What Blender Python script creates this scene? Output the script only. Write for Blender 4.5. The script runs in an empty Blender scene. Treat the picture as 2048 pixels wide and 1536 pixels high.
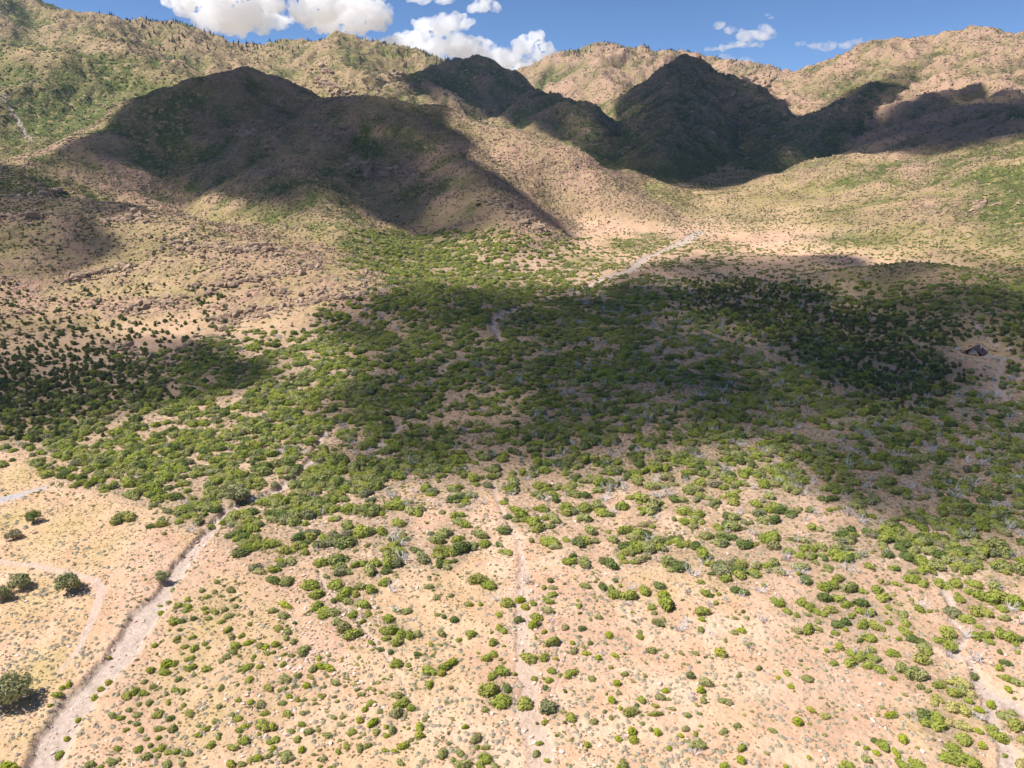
import bpy, math, random
import numpy as np
from mathutils import Vector

# ------------------------------------------------------------------ camera, sky, sun, exposure
SC = bpy.context.scene
COL = SC.collection
PITCH = math.radians(16.0)
FPX = 1590.0                      # focal length in pixels of the 2048 px wide photograph
CAM = np.array((0.0, 0.0, 100.0))
FWD = np.array((0.0, math.cos(PITCH), -math.sin(PITCH)))
UPV = np.array((0.0, math.sin(PITCH), math.cos(PITCH)))

cd = bpy.data.cameras.new('camera'); cam = bpy.data.objects.new('camera', cd); COL.objects.link(cam)
cam.location = CAM; cam.rotation_euler = (math.radians(90) - PITCH, 0, 0)
cd.sensor_width = 36; cd.lens = 36 * FPX / 2048; cd.clip_start = 1; cd.clip_end = 60000
SC.camera = cam

SUN_EL = math.radians(55)
SUN_DIR = np.array((-math.cos(SUN_EL) * math.cos(math.radians(12)), -math.cos(SUN_EL) * math.sin(math.radians(12)), math.sin(SUN_EL)))  # towards the sun
w = bpy.data.worlds.new('World'); SC.world = w; w.use_nodes = True
nt = w.node_tree; nt.nodes.clear()
sky = nt.nodes.new('ShaderNodeTexSky'); sky.sky_type = 'NISHITA'; sky.sun_disc = False
sky.sun_elevation = SUN_EL; sky.sun_rotation = math.atan2(SUN_DIR[0], SUN_DIR[1])
sky.altitude = 4000; sky.air_density = 0.8; sky.dust_density = 0.0; sky.ozone_density = 6.0
bg = nt.nodes.new('ShaderNodeBackground'); bg.inputs['Strength'].default_value = 0.088
wo = nt.nodes.new('ShaderNodeOutputWorld')
nt.links.new(sky.outputs[0], bg.inputs[0]); nt.links.new(bg.outputs[0], wo.inputs[0])
sd = bpy.data.lights.new('sun', 'SUN'); sd.energy = 4.8; sd.angle = math.radians(0.53); sd.color = (1.0, 0.965, 0.925)
sun = bpy.data.objects.new('sun', sd); COL.objects.link(sun)
sun.rotation_euler = Vector(SUN_DIR).to_track_quat('Z', 'Y').to_euler()
sun.location = (-300, -100, 900)
SC.view_settings.view_transform = 'Standard'; SC.view_settings.look = 'None'
SC.view_settings.exposure = 0.66; SC.view_settings.gamma = 1; SC.view_settings.use_curve_mapping = False
SC.cycles.use_denoising = True; SC.cycles.use_adaptive_sampling = True; SC.cycles.adaptive_threshold = .025
SC.cycles.max_bounces = 16; SC.cycles.diffuse_bounces = 2; SC.cycles.volume_bounces = 14
SC.cycles.transparent_max_bounces = 24
rng = np.random.default_rng(11); random.seed(5)

# ------------------------------------------------------------------ numeric helpers
def dirs(u, v):
    u = np.asarray(u, float); v = np.asarray(v, float)
    d = FWD + ((u - 1024) / FPX)[..., None] * np.array((1.0, 0, 0)) + ((768 - v) / FPX)[..., None] * UPV
    return d
def at(u, v, d):                  # point seen at (u, v) at horizontal range d
    r = dirs(u, v); h = np.hypot(r[..., 0], r[..., 1])
    return CAM + r * (np.asarray(d, float) / h)[..., None]
def project(P):
    q = np.asarray(P, float) - CAM
    z = q @ FWD
    return 1024 + FPX * q[..., 0] / z, 768 - FPX * (q @ UPV) / z, z

def _hash(ix, iy, s):
    h = (ix.astype(np.int64) * 374761393 + iy.astype(np.int64) * 668265263 + s * 1442695041) & 0x7fffffff
    h = ((h ^ (h >> 13)) * 1274126177) & 0x7fffffff
    return (h ^ (h >> 16))
def noise(x, y, s=0):             # gradient noise, about -1..1
    ix = np.floor(x); iy = np.floor(y); fx = x - ix; fy = y - iy
    ix = ix.astype(np.int64); iy = iy.astype(np.int64)
    ux = fx * fx * fx * (fx * (fx * 6 - 15) + 10); uy = fy * fy * fy * (fy * (fy * 6 - 15) + 10)
    def g(a, b):
        an = _hash(ix + a, iy + b, s) * (2 * math.pi / 0x7fffffff)
        return np.cos(an) * (fx - a) + np.sin(an) * (fy - b)
    return 1.5 * ((g(0, 0) * (1 - ux) + g(1, 0) * ux) * (1 - uy) + (g(0, 1) * (1 - ux) + g(1, 1) * ux) * uy)
def fbm(x, y, o=4, s=0, gain=.5):
    t = 0; a = 1; f = 1; n = 0
    for i in range(o):
        t = t + a * noise(x * f, y * f, s + i * 17); n += a; a *= gain; f *= 2.03
    return t / n
def sstep(a, b, x):
    t = np.clip((x - a) / (b - a), 0, 1); return t * t * (3 - 2 * t)

# ------------------------------------------------------------------ terrain: ridges given by their crest points (u, v, range)
RIDGES = [
 # name, crest, side slope, rounding, gully wavelength, gully depth
 ('left_hill', [(-420,420,620),(-150,385,700),(0,335,800),(110,300,880),(220,257,950),(330,182,1020),(410,152,1060),(500,143,1080),(560,163,1060),(640,200,1000),(700,197,960),(760,197,950),(870,220,930),(960,246,910),(1060,266,880),(1130,296,855),(1185,343,830),(1250,388,790),(1318,438,740)], .50, 20, 100, 20),
 ('left_hill', [(500,143,1080),(540,250,930),(600,340,790),(650,410,690),(690,460,620)], .46, 16, 70, 9),
 ('left_hill', [(870,220,930),(930,300,820),(985,380,710),(1010,425,655),(1020,470,610)], .50, 14, 60, 8),
 ('rock_hill', [(-350,415,600),(-120,402,640),(60,398,660),(180,408,610),(330,440,580),(450,478,540),(620,538,470),(740,575,435),(790,590,425)], .20, 25, 60, 6),
 ('knoll', [(1205,352,900),(1258,339,930),(1310,364,900),(1345,400,840)], .45, 12, 40, 3),
 ('green_ridge', [(-300,20,1600),(0,95,1500),(120,102,1480),(240,122,1450),(320,148,1400),(380,168,1350),(460,205,1280)], .50, 30, 110, 20),
 ('left_mountain', [(-500,-90,2300),(-200,-50,2250),(0,-8,2200),(60,8,2200),(150,32,2200),(200,42,2250),(290,55,2300),(360,60,2300),(440,88,2300),(500,102,2300),(560,90,2300),(620,95,2250),(690,81,2200),(750,95,2200),(820,105,2200),(880,125,2150),(930,150,2100),(1010,195,2000)], .50, 40, 200, 42),
 ('left_mountain', [(150,32,2200),(190,75,1950),(250,110,1750)], .5, 30, 120, 20),
 ('left_mountain', [(690,81,2200),(690,130,1950),(720,165,1750)], .5, 30, 120, 20),
 ('dark_ridge', [(690,225,1450),(780,190,1600),(850,152,1750),(910,132,1830),(960,125,1850),(1010,150,1800),(1060,182,1750),(1100,195,1700),(1150,216,1630),(1185,265,1480),(1196,310,1330)], .60, 30, 120, 24),
 ('far_mountain', [(900,200,3050),(1030,152,3000),(1080,125,2950),(1140,105,2900),(1190,97,2900),(1230,96,2900),(1330,107,2900),(1420,118,2900),(1480,130,2800),(1530,140,2700),(1560,152,2600),(1580,185,2450)], .58, 40, 200, 45),
 ('far_mountain', [(1190,97,2900),(1215,170,2450),(1260,235,2150)], .58, 25, 120, 25),
 ('dark_peak', [(1255,250,1850),(1300,190,1950),(1335,150,2000),(1375,124,2000),(1430,150,1950),(1480,168,1900),(1520,205,1800),(1546,242,1680),(1556,290,1480)], .66, 22, 120, 24),
 ('dark_peak', [(1375,124,2000),(1350,200,1700),(1338,238,1450),(1325,290,1280),(1310,345,1120)], .60, 25, 90, 12),
 ('right_spur', [(1572,315,1300),(1600,275,1450),(1660,235,1600),(1720,200,1750),(1780,165,1900),(1840,128,2080),(1900,105,2250)], .50, 22, 110, 18),
 ('right_mountain', [(1560,152,2600),(1600,148,2580),(1640,140,2500),(1700,115,2450),(1760,95,2400),(1800,86,2400),(1880,82,2400),(1960,65,2350),(2048,80,2300),(2250,60,2200),(2500,100,2000)], .42, 50, 200, 38),
 ('right_mountain', [(1960,65,2350),(1985,150,1850),(2030,225,1450)], .36, 40, 130, 18),
 ('right_hill', [(1485,382,930),(1560,350,980),(1640,322,1000),(1700,312,1000),(1780,308,1000),(1860,304,1000),(1930,290,1000),(2048,268,980),(2300,240,950),(2600,260,900)], .24, 24, 90, 13),
 ('right_hill', [(1930,290,1000),(1925,370,840),(1960,450,700)], .26, 30, 60, 6),
 ('low_hill', [(1500,578,478),(1620,562,495),(1740,543,505),(1820,526,508),(1890,537,495),(1940,572,465),(1975,605,435)], .26, 18, 50, 2.5),
]
APEX = at(1335, 463, 735.0)
RC = []
for nm, pts, k, wd, lam, amp in RIDGES:
    a = np.array(pts, float); RC.append((nm, at(a[:, 0], a[:, 1], a[:, 2]), k, wd, lam, amp))

def floor_z(x, y):
    dx = x - APEX[0]; dy = y - APEX[1]
    d = np.hypot(dx, dy)
    fan = APEX[2] - 0.0455 * d
    back = APEX[2] + 0.082 * np.maximum(dy, 0) + 0.03 * np.maximum(np.abs(dx) - 150, 0) * sstep(0, 500, dy)
    z = np.where(dy > 0, back * sstep(-50, 250, dy) + (APEX[2] - .0455 * np.abs(dx)) * (1 - sstep(-50, 250, dy)), fan)
    z = fan * (1 - sstep(-120, 60, dy)) + back * sstep(-120, 60, dy)
    r = np.hypot(x, y)
    return z - sstep(3400, 7000, r) * (z + 60)

def seg_info(x, y, P, lam, amp, j):
    """distance to the crest, crest height there, and the depth of the gullies that run down from it"""
    n = len(P) - 1; D = np.empty((n,) + x.shape); T = np.empty((n,) + x.shape); S0 = []; L = []
    s0 = 0.0
    for i in range(n):
        ax, ay, _ = P[i]; ex, ey = P[i + 1][0] - ax, P[i + 1][1] - ay; l = math.hypot(ex, ey) + 1e-6
        T[i] = np.clip(((x - ax) * ex + (y - ay) * ey) / (l * l), 0, 1)
        D[i] = np.hypot(x - ax - T[i] * ex, y - ay - T[i] * ey)
        S0.append(s0); L.append(l); s0 += l
    d = D.min(0); W = np.zeros(x.shape); cz = np.zeros(x.shape); g = np.zeros(x.shape)
    wl = 6 + .12 * d
    wob = 0.35 * fbm(x / lam * .6, y / lam * .6, 2, 31 + j)
    for i in range(n):
        wt = np.exp(-(D[i] - d) / wl); m = wt > .02
        if not m.any(): continue
        wm = wt[m]; t = T[i][m]; dm = D[i][m]
        W[m] += wm; cz[m] += wm * (P[i][2] + t * (P[i + 1][2] - P[i][2]))
        ax, ay, _ = P[i]; ex, ey = (P[i + 1][0] - ax) / L[i], (P[i + 1][1] - ay) / L[i]
        cr = ex * (y[m] - ay) - ey * (x[m] - ax)
        q = (S0[i] + t * L[i]) / lam + wob[m] + np.sign(cr) * 7.3
        g1 = np.clip(1 - np.abs(noise(q, dm / (lam * 5) + 3.1, 50 + j)) * 1.6, 0, 1)
        g2 = np.clip(1 - np.abs(noise(q * 2.7 + 5, dm / (lam * 2.2), 80 + j)) * 1.6, 0, 1)
        pf = np.abs(cr) / (dm + 1)
        g[m] += wm * np.clip(pf, 0, 1) ** 2 * (g1 ** 2 * .8 + .3 * g2 ** 2 - .35)
    return d, cz / W, g / W

def height(x, y, full=False):
    x = np.asarray(x, float); y = np.asarray(y, float)
    sh = x.shape; x = x.ravel(); y = y.ravel()
    r = np.hypot(x, y)
    zf = floor_z(x, y)
    wx = x + 18 * fbm(x / 120, y / 120, 3, 3); wy = y + 18 * fbm(x / 120, y / 120, 3, 9)
    K = 4.0
    vals = [zf]; own = np.zeros(x.shape, int); top = zf.copy(); gul = np.zeros(x.shape)
    for j, (nm, P, k, wd, lam, amp) in enumerate(RC):
        bx = np.maximum(np.maximum(P[:, 0].min() - x, x - P[:, 0].max()), 0); by = np.maximum(np.maximum(P[:, 1].min() - y, y - P[:, 1].max()), 0)
        bd = np.maximum(np.hypot(bx, by) - 30, 0)
        m = P[:, 2].max() + .4 * amp - k * (np.sqrt(bd * bd + wd * wd) - wd) * .88 > zf - 22
        h = np.full(x.shape, -1e4); ga = np.zeros(x.shape)
        if m.any():
            d, cz, g = seg_info(wx[m], wy[m], P, lam, amp, j)
            hh = cz - k * (np.sqrt(d * d + wd * wd) - wd) * (1 - .12 * sstep(0, 600, d)) - (2.0 if lam > 105 else 1.5) * amp * sstep(4, lam * .9, d) * g
            h[m] = hh; ga[m] = g * sstep(10, lam * .8, d)
        gul = np.where(h > top, ga, gul); own = np.where(h > top, j + 1, own); top = np.maximum(top, h)
        vals.append(h)
    V = np.array(vals); M = V.max(0)
    z = M + K * np.log(np.exp((V - M) / K).sum(0)) - K * np.log(1 + np.exp(-np.abs(M - zf) / K)) * 0
    up = sstep(4, 40, M - zf)                              # how far up a hillside
    z = z - K * .0
    n1 = fbm(x / 45, y / 45, 4, 5); n2 = fbm(x / 9, y / 9, 3, 7)
    rg = 1 - np.abs(fbm(x / 150 + .3 * n1, y / 150, 4, 15)) * 2.6                # ragged ribs
    n3 = 1 - np.abs(fbm(x / 55, y / 55, 3, 19)) * 3.2
    z = z + up * ((6.0 * n1 + 13 * rg + 4 * n3) * sstep(800, 1800, r) + 2.0 * n1 + 2.0 * n3 + 0.8 * n2 * (1 + sstep(500, 1500, r) * 1.2))
    z = z + (1 - up) * (.9 * fbm(x / 60, y / 60, 3, 21) + .22 * fbm(x / 9, y / 9, 3, 23))
    # rocky ledges on the near left hill
    rk = (own == 4) * up * sstep(900, 500, r) * sstep(-.25, .15, n1)
    q = (z + 2.2 * n1 + 1.2 * n2) / 3.6; f = q - np.floor(q)
    z = z + rk * 3.6 * .6 * (sstep(.6, .95, f) - f)
    if full:
        return z.reshape(sh), own.reshape(sh), up.reshape(sh), (z - zf).reshape(sh), (gul - .35 * n3 - .25 * rg * sstep(800, 1800, r) + .15).reshape(sh)
    return z.reshape(sh)


# the sheet is a polar grid round the point below the camera; heights are worked out once on it and looked up afterwards
NTH, NR = 820, 600
th = np.concatenate([np.linspace(-180, -52, 26)[:-1], np.linspace(-52, -48, 4)[:-1], np.linspace(-48, 48, NTH), np.linspace(48, 52, 4)[1:], np.linspace(52, 180, 26)[1:]])
rr = np.concatenate([[2.0, 20, 40], np.exp(np.linspace(math.log(55), math.log(4200), NR)), [4800, 5600, 6800, 8500, 11000, 16000, 30000]])
NT_ = len(th); nr = len(rr); lrr = np.log(rr)
T, R = np.meshgrid(np.radians(th), rr); X = R * np.sin(T); Y = R * np.cos(T)
Z, OWN, UP, REL, GUL = height(X, Y, True)      # GUL: above 0 in gullies and hollows, below 0 on spurs
def lookup(G, x, y):
    x = np.asarray(x, float); y = np.asarray(y, float)
    fj = np.interp(np.degrees(np.arctan2(x, y)), th, np.arange(NT_)); fi = np.interp(np.log(np.hypot(x, y) + 1e-6), lrr, np.arange(nr))
    i = np.clip(fi.astype(int), 0, nr - 2); j = np.clip(fj.astype(int), 0, NT_ - 2); a = fi - i; b = fj - j
    return (G[i, j] * (1 - b) + G[i, j + 1] * b) * (1 - a) + (G[i + 1, j] * (1 - b) + G[i + 1, j + 1] * b) * a
def zat(x, y): return lookup(Z, x, y)
def cast(u, v):                   # first ground point on the ray through (u, v)
    u = np.atleast_1d(np.asarray(u, float)); v = np.atleast_1d(np.asarray(v, float))
    r = dirs(u, v); r = r / np.hypot(r[:, 0], r[:, 1])[:, None]
    ts = np.exp(np.linspace(math.log(60), math.log(5500), 500))
    P = CAM + r[:, None, :] * ts[None, :, None]
    below = P[..., 2] < zat(P[..., 0], P[..., 1])
    i = np.where(below.any(1), below.argmax(1), len(ts) - 1); i = np.maximum(i, 1)
    a = ts[i - 1]; b = ts[i]
    for _ in range(12):
        m = (a + b) / 2; Q = CAM + r * m[:, None]
        bl = Q[:, 2] < zat(Q[:, 0], Q[:, 1]); b = np.where(bl, m, b); a = np.where(bl, a, m)
    Q = CAM + r * b[:, None]; Q[:, 2] = zat(Q[:, 0], Q[:, 1])
    return Q

# ------------------------------------------------------------------ washes and tracks, traced on the ground
WASH = [  # (u, v, width in photo px), depth m, name
 ('dry_wash', [(20,1620,100),(80,1536,66),(112,1470,66),(158,1400,66),(200,1352,58),(236,1318,50),(266,1270,58),(294,1222,60),(328,1182,34),(365,1125,32),(397,1085,26),(430,1048,22),(458,1015,17),(520,992,14),(572,968,24),(605,945,18),(628,905,14),(643,868,12)], 1.1),
 ('dry_wash', [(750,912,20),(768,884,22),(800,852,9),(830,822,7),(868,800,6),(888,775,7),(884,745,9),(900,716,7),(950,694,6),(1004,684,8)], .5),
 ('dry_wash', [(1400,462,20),(1362,486,26),(1330,500,14),(1292,514,16),(1262,540,22),(1205,556,14),(1150,585,14),(1085,604,14),(1040,615,18),(995,632,18),(985,650,14),(1004,684,12)], .8),
 ('dry_wash', [(2060,1428,36),(2000,1400,34),(1965,1385,26),(1952,1350,18),(1940,1318,14),(1905,1310,12),(1926,1288,13),(1928,1262,14),(1905,1240,10),(1900,1205,16),(1893,1182,13),(1868,1138,10),(1850,1108,10)], .5),
 ('dry_wash', [(2030,1570,50),(2012,1500,30),(1992,1452,20),(1978,1408,22)], .5),
 ('dry_wash', [(2,190,5),(14,205,6),(28,228,7),(42,252,8),(52,272,8),(64,282,6)], .8),
 ('gully', [(1105,1600,66),(1085,1530,62),(1068,1460,58),(1054,1415,44),(1056,1370,34),(1046,1320,32),(1046,1260,28),(1042,1180,24),(1045,1135,18),(1040,1090,10),(1012,1040,9),(995,1000,9),(985,965,8),(1000,930,8)], .28),
 ('gully', [(1080,862,5),(1096,820,6),(1098,790,5),(1104,760,5),(1130,740,5)], .5),
 ('gully', [(888,790,6),(884,750,9),(876,728,7)], .5),
 ('gully', [(1150,1480,6),(1118,1400,5),(1120,1330,4),(1112,1270,5),(1106,1235,4)], .2),
 ('gully', [(830,1400,5),(745,1275,8),(680,1205,7),(648,1170,7),(636,1140,5)], .3),
 ('gully', [(1522,890,6),(1505,850,6),(1490,820,4)], .3),
]
ROAD = [
 ('dirt_track', [(-60,1118,14),(0,1124,13),(60,1130,12),(110,1140,12),(150,1150,13),(190,1160,16),(203,1180,19),(196,1205,17),(184,1240,14),(165,1280,12),(150,1310,10),(118,1345,7)]),
 ('paved_lane', [(-50,1028,22),(0,1000,22),(28,993,20),(60,984,14),(92,975,6)]),
 ('dirt_track', [(1960,662,9),(1952,646,8),(1938,636,7),(1915,630,6),(1880,622,5),(1850,612,4)]),
 ('driveway', [(1972,711,14),(1990,716,11),(2010,720,9),(2048,726,8),(2100,735,8)]),
 ('dirt_track', [(2006,720,10),(1998,745,9),(1990,765,10),(2000,785,14),(2012,800,8)]),
 ('dirt_track', [(1962,664,5),(1985,685,5),(2005,690,4),(2030,700,4)]),
]
def trace(pts):
    a = np.array(pts, float); P = cast(a[:, 0], a[:, 1])
    z = (P - CAM) @ FWD
    return np.column_stack([P, a[:, 2] / 2 * z / FPX])
WASHW = [(n, trace(p), d) for n, p, d in WASH]; ROADW = [(n, trace(p)) for n, p in ROAD]
def line_dist(x, y, L):           # distance / local half width, nearest
    best = np.full(x.shape, 1e3); dm = np.full(x.shape, 1e6)
    for i in range(len(L) - 1):
        ax, ay, _, aw = L[i]; bx, by, _, bw = L[i + 1]; ex, ey = bx - ax, by - ay
        t = np.clip(((x - ax) * ex + (y - ay) * ey) / (ex * ex + ey * ey + 1e-9), 0, 1)
        d = np.hypot(x - ax - t * ex, y - ay - t * ey); wv = aw + t * (bw - aw)
        best = np.minimum(best, d / wv); dm = np.minimum(dm, d)
    return best, dm
def strips(x, y):
    x = np.asarray(x, float); y = np.asarray(y, float); sh = x.shape; x = x.ravel(); y = y.ravel()
    ws = np.zeros(x.shape); rd = np.zeros(x.shape); dep = np.zeros(x.shape); pv = np.zeros(x.shape)
    m = np.hypot(x, y) < 1800
    xm, ym = x[m], y[m]; jx = xm + 1.1 * fbm(xm / 5, ym / 5, 2, 71); jy = ym + 1.1 * fbm(xm / 5, ym / 5, 2, 73)
    for n, L, d in WASHW:
        q, dm = line_dist(jx, jy, L)
        ws[m] = np.maximum(ws[m], (1.0 if n == 'dry_wash' else .65) * sstep(1.3, .7, q)); dep[m] = np.maximum(dep[m], d * sstep(1.3, .75, q))
    for n, L in ROADW:
        q, dm = line_dist(xm + .3 * (jx - xm), ym + .3 * (jy - ym), L)
        t = sstep(1.3, .8, q)
        rd[m] = np.maximum(rd[m], t)
        if n in ('paved_lane', 'driveway'): pv[m] = np.maximum(pv[m], t)
    return ws.reshape(sh), rd.reshape(sh), dep.reshape(sh), pv.reshape(sh)
HOUSE = cast(1946, 709)[0]
# ------------------------------------------------------------------ node helpers
def new_mat(name):
    m = bpy.data.materials.new(name); m.use_nodes = True
    t = m.node_tree; p = t.nodes['Principled BSDF']; p.inputs['Roughness'].default_value = .9
    p.inputs['Specular IOR Level'].default_value = .15
    return m, t, p
class N:
    def __init__(s, t): s.t = t
    def n(s, typ, **kw):
        x = s.t.nodes.new(typ)
        for k, v in kw.items():
            if k.startswith('i_'): x.inputs[k[2:].replace('_', ' ')].default_value = v
            else: setattr(x, k, v)
        return x
    def l(s, a, b): s.t.links.new(a, b)
    def noise(s, vec, scale, detail=4, rough=.55):
        x = s.n('ShaderNodeTexNoise'); x.inputs['Scale'].default_value = scale; x.inputs['Detail'].default_value = detail; x.inputs['Roughness'].default_value = rough
        s.l(vec, x.inputs['Vector']); return x.outputs['Fac']
    def ramp(s, f, a, b):
        x = s.n('ShaderNodeMapRange'); x.interpolation_type = 'SMOOTHSTEP'
        x.inputs['From Min'].default_value = a; x.inputs['From Max'].default_value = b; s.l(f, x.inputs['Value']); return x.outputs['Result']
    def mul(s, a, b, op='MULTIPLY'):
        x = s.n('ShaderNodeMath', operation=op)
        for i, v in enumerate((a, b)):
            if isinstance(v, (int, float)): x.inputs[i].default_value = v
            else: s.l(v, x.inputs[i])
        return x.outputs[0]
    def mix(s, f, a, b, blend='MIX'):
        x = s.n('ShaderNodeMix', data_type='RGBA', blend_type=blend)
        for sock, v in ((x.inputs[0], f), (x.inputs[6], a), (x.inputs[7], b)):
            if isinstance(v, (int, float)): sock.default_value = v
            elif isinstance(v, tuple): sock.default_value = (*v, 1)
            else: s.l(v, sock)
        return x.outputs[2]

# ------------------------------------------------------------------ ground material
def make_ground_mat():
    m, t, p = new_mat('dry_ground'); k = N(t)
    pos = k.n('ShaderNodeNewGeometry').outputs['Position']
    a1 = k.n('ShaderNodeAttribute', attribute_name='mixa'); a2 = k.n('ShaderNodeAttribute', attribute_name='mixb')
    s1 = k.n('ShaderNodeSeparateColor'); k.l(a1.outputs['Color'], s1.inputs[0])
    s2 = k.n('ShaderNodeSeparateColor'); k.l(a2.outputs['Color'], s2.inputs[0])
    gold, wash, hill = s1.outputs; green, rock, road = s2.outputs
    pave = a2.outputs['Alpha']
    n_big = k.noise(pos, .02, 4); n_mid = k.noise(pos, .11, 5, .6); n_fine = k.noise(pos, .9, 5, .65); n_grit = k.noise(pos, 4.0, 3, .7)
    n_m2 = k.noise(pos, .3, 4, .6)
    c = k.mix(k.ramp(n_mid, .35, .65), (.56, .345, .215), (.66, .445, .30))
    c = k.mix(k.mul(k.ramp(n_big, .45, .62), .5), c, (.43, .275, .19))
    c = k.mix(k.mul(gold, k.ramp(n_m2, .12, .45)), c, (.47, .345, .155))
    c = k.mix(k.mul(gold, k.mul(k.ramp(n_fine, .5, .7), .6)), c, (.58, .44, .225))
    c = k.mix(k.mul(k.ramp(n_fine, .52, .72), .45), c, (.36, .22, .14))       # darker litter and crusts
    c = k.mix(k.mul(k.ramp(n_grit, .62, .74), .5), c, (.62, .48, .37))         # pale grit
    c = k.mix(k.mul(k.ramp(k.noise(pos, 2.2, 4, .75), .56, .66), .5), c, (.25, .175, .10))   # dead forbs and droppings of litter
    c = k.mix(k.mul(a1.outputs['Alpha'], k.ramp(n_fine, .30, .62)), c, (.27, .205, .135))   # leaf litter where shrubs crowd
    # hillsides: dry grass, pink rock
    h = k.mix(k.ramp(n_big, .4, .62), (.31, .245, .10), (.45, .32, .165))
    h = k.mix(k.mul(k.ramp(n_mid, .5, .62), .7), h, (.40, .26, .17))
    h = k.mix(k.mul(rock, k.ramp(n_m2, .36, .54)), h, (.40, .235, .165))
    h = k.mix(k.mul(rock, k.mul(k.ramp(n_fine, .5, .6), .7)), h, (.56, .38, .29))
    h = k.mix(k.mul(k.ramp(n_fine, .5, .66), .55), h, (.23, .165, .08))
    c = k.mix(hill, c, h)
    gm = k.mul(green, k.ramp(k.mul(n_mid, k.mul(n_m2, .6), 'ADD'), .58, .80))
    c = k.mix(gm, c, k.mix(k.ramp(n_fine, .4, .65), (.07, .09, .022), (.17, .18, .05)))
    w_ = k.mix(k.ramp(n_fine, .35, .65), (.42, .325, .26), (.52, .415, .34))
    w_ = k.mix(k.mul(k.ramp(n_grit, .55, .7), .6), w_, (.27, .19, .16))
    c = k.mix(wash, c, w_)
    r_ = k.mix(k.ramp(n_fine, .35, .65), (.48, .345, .27), (.56, .415, .335))
    c = k.mix(road, c, r_)
    c = k.mix(pave, c, k.mix(k.ramp(n_fine, .3, .7), (.36, .32, .31), (.46, .42, .40)))
    k.l(c, p.inputs['Base Color'])
    hm = k.mul(k.mul(n_mid, 9.0), hill)
    hb = k.mul(k.mul(k.mul(n_m2, 1.4), hm, 'ADD'), k.mul(k.mul(n_fine, .55), k.mul(n_grit, .12), 'ADD'), 'ADD')
    b = k.n('ShaderNodeBump'); b.inputs['Strength'].default_value = .7; b.inputs['Distance'].default_value = 1.0
    k.l(hb, b.inputs['Height']); k.l(b.outputs[0], p.inputs['Normal'])
    return m
GROUND_MAT = make_ground_mat()

# ------------------------------------------------------------------ terrain sheet, cut into pieces of the setting
WS, RD, DEP, PV = strips(X, Y)
kh = sstep(17, 9, np.hypot(X - HOUSE[0], Y - HOUSE[1]))
Z = (Z - DEP) * (1 - kh) + HOUSE[2] * kh

def blobs(lst, x, y):             # soft patches: (u, v, radius in photo px, weight), laid on the ground
    a = np.array(lst, float); P = cast(a[:, 0], a[:, 1]); out = np.zeros(x.shape)
    for (px, py, pz), (u, v, rad, wt) in zip(P, a):
        zz = (np.array((px, py, pz)) - CAM) @ FWD; r = rad * zz / FPX
        sy = 1.8
        d2 = ((x - px) ** 2 + ((y - py) / sy) ** 2) / (r * r)
        m = d2 < 4.5
        n = 1 + .5 * fbm(x[m] / r * .9, y[m] / r * .9, 2, int(u) % 97)
        out[m] = np.maximum(out[m], wt * np.exp(-d2[m] / n * 1.4))
    return out
GOLD = blobs([(60,940,70,.9),(20,1040,60,1),(120,1060,90,.8),(200,1100,70,.7),(60,1200,90,.7),(150,1230,60,.4),(60,1360,90,1),(40,1480,80,.5),(120,1440,50,.4),
              (420,1240,90,.75),(380,1330,80,.7),(420,1430,90,.7),(520,1300,80,.6),(520,1240,60,.6),(560,1420,70,.5),(640,1480,60,.35),(520,1500,60,.5),
              (330,900,70,.5),(560,900,60,.3),(60,860,50,.8),(180,860,50,.5),(300,790,40,.5),(1540,760,40,.4),(1900,1450,50,.5),(1830,1460,40,.5),(1940,1420,60,.4)], X, Y)
GOLD = np.maximum(GOLD, .35 * sstep(.05, .4, fbm(X / 35, Y / 35, 3, 91)) * (1 - UP))
RED = blobs([(1060,430,90,1),(1000,400,80,.9),(1150,480,60,.6),(900,330,100,.5),(640,580,60,.8),(560,540,80,.6),(1750,440,50,.8),(1960,420,60,.8),(420,330,150,.5),(980,590,40,.2),
             (720,170,60,1),(640,160,60,.8),(1500,150,70,1),(1100,180,60,.8),(760,450,60,.6),(1850,240,90,.5),(1960,760,40,1),(1900,750,35,.8)], X, Y)
GREEN = blobs([(100,180,130,1),(200,220,110,.9),(60,260,90,.9),(300,180,80,.8),(140,90,90,.5),(260,120,80,.6),(740,510,80,1),(830,500,90,1),(900,510,60,.8),(760,540,50,.9),(880,560,70,.8),(980,560,60,.8),
               (1180,520,50,.8),(1250,490,60,.8),(1300,470,50,.8),(1700,480,70,1),(1680,430,60,.6),(1780,430,70,.5),(1980,360,60,.8),(2010,480,60,.8),(1950,300,60,.6),(1230,370,40,.8),(1320,390,60,.8),
               (1360,420,60,.5),(930,250,90,.6),(830,260,80,.6),(1500,440,80,.5),(1900,200,100,.5),(1750,130,90,.5),(1640,170,80,.6),(750,150,80,.5),(850,170,60,.6),(500,450,50,.3),(330,385,60,.8),(560,120,80,.4),
               (420,200,80,.7),(560,270,90,.6),(560,420,50,.6),(460,640,60,.6),(2010,600,50,1),(1250,600,80,.5),(1450,650,60,.4),(1100,640,60,.4),(1420,490,60,.5),(700,480,50,.8)], X, Y)
far = sstep(1100, 1800, R)
SL = sstep(2.5, 13, REL)            # on a slope rather than on the fan
SHADE_DARK = np.isin(OWN, [j + 1 for j, r_ in enumerate(RC) if r_[0] in ('dark_peak', 'dark_ridge', 'right_spur')])
GREEN = np.maximum(GREEN, SHADE_DARK * .95)  # shade of the shadowed peaks deepened in their colour by dark green
GREEN = np.maximum(GREEN, UP * (.2 + .65 * sstep(-.1, .35, fbm(X / 140, Y / 140, 3, 61))))
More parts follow.
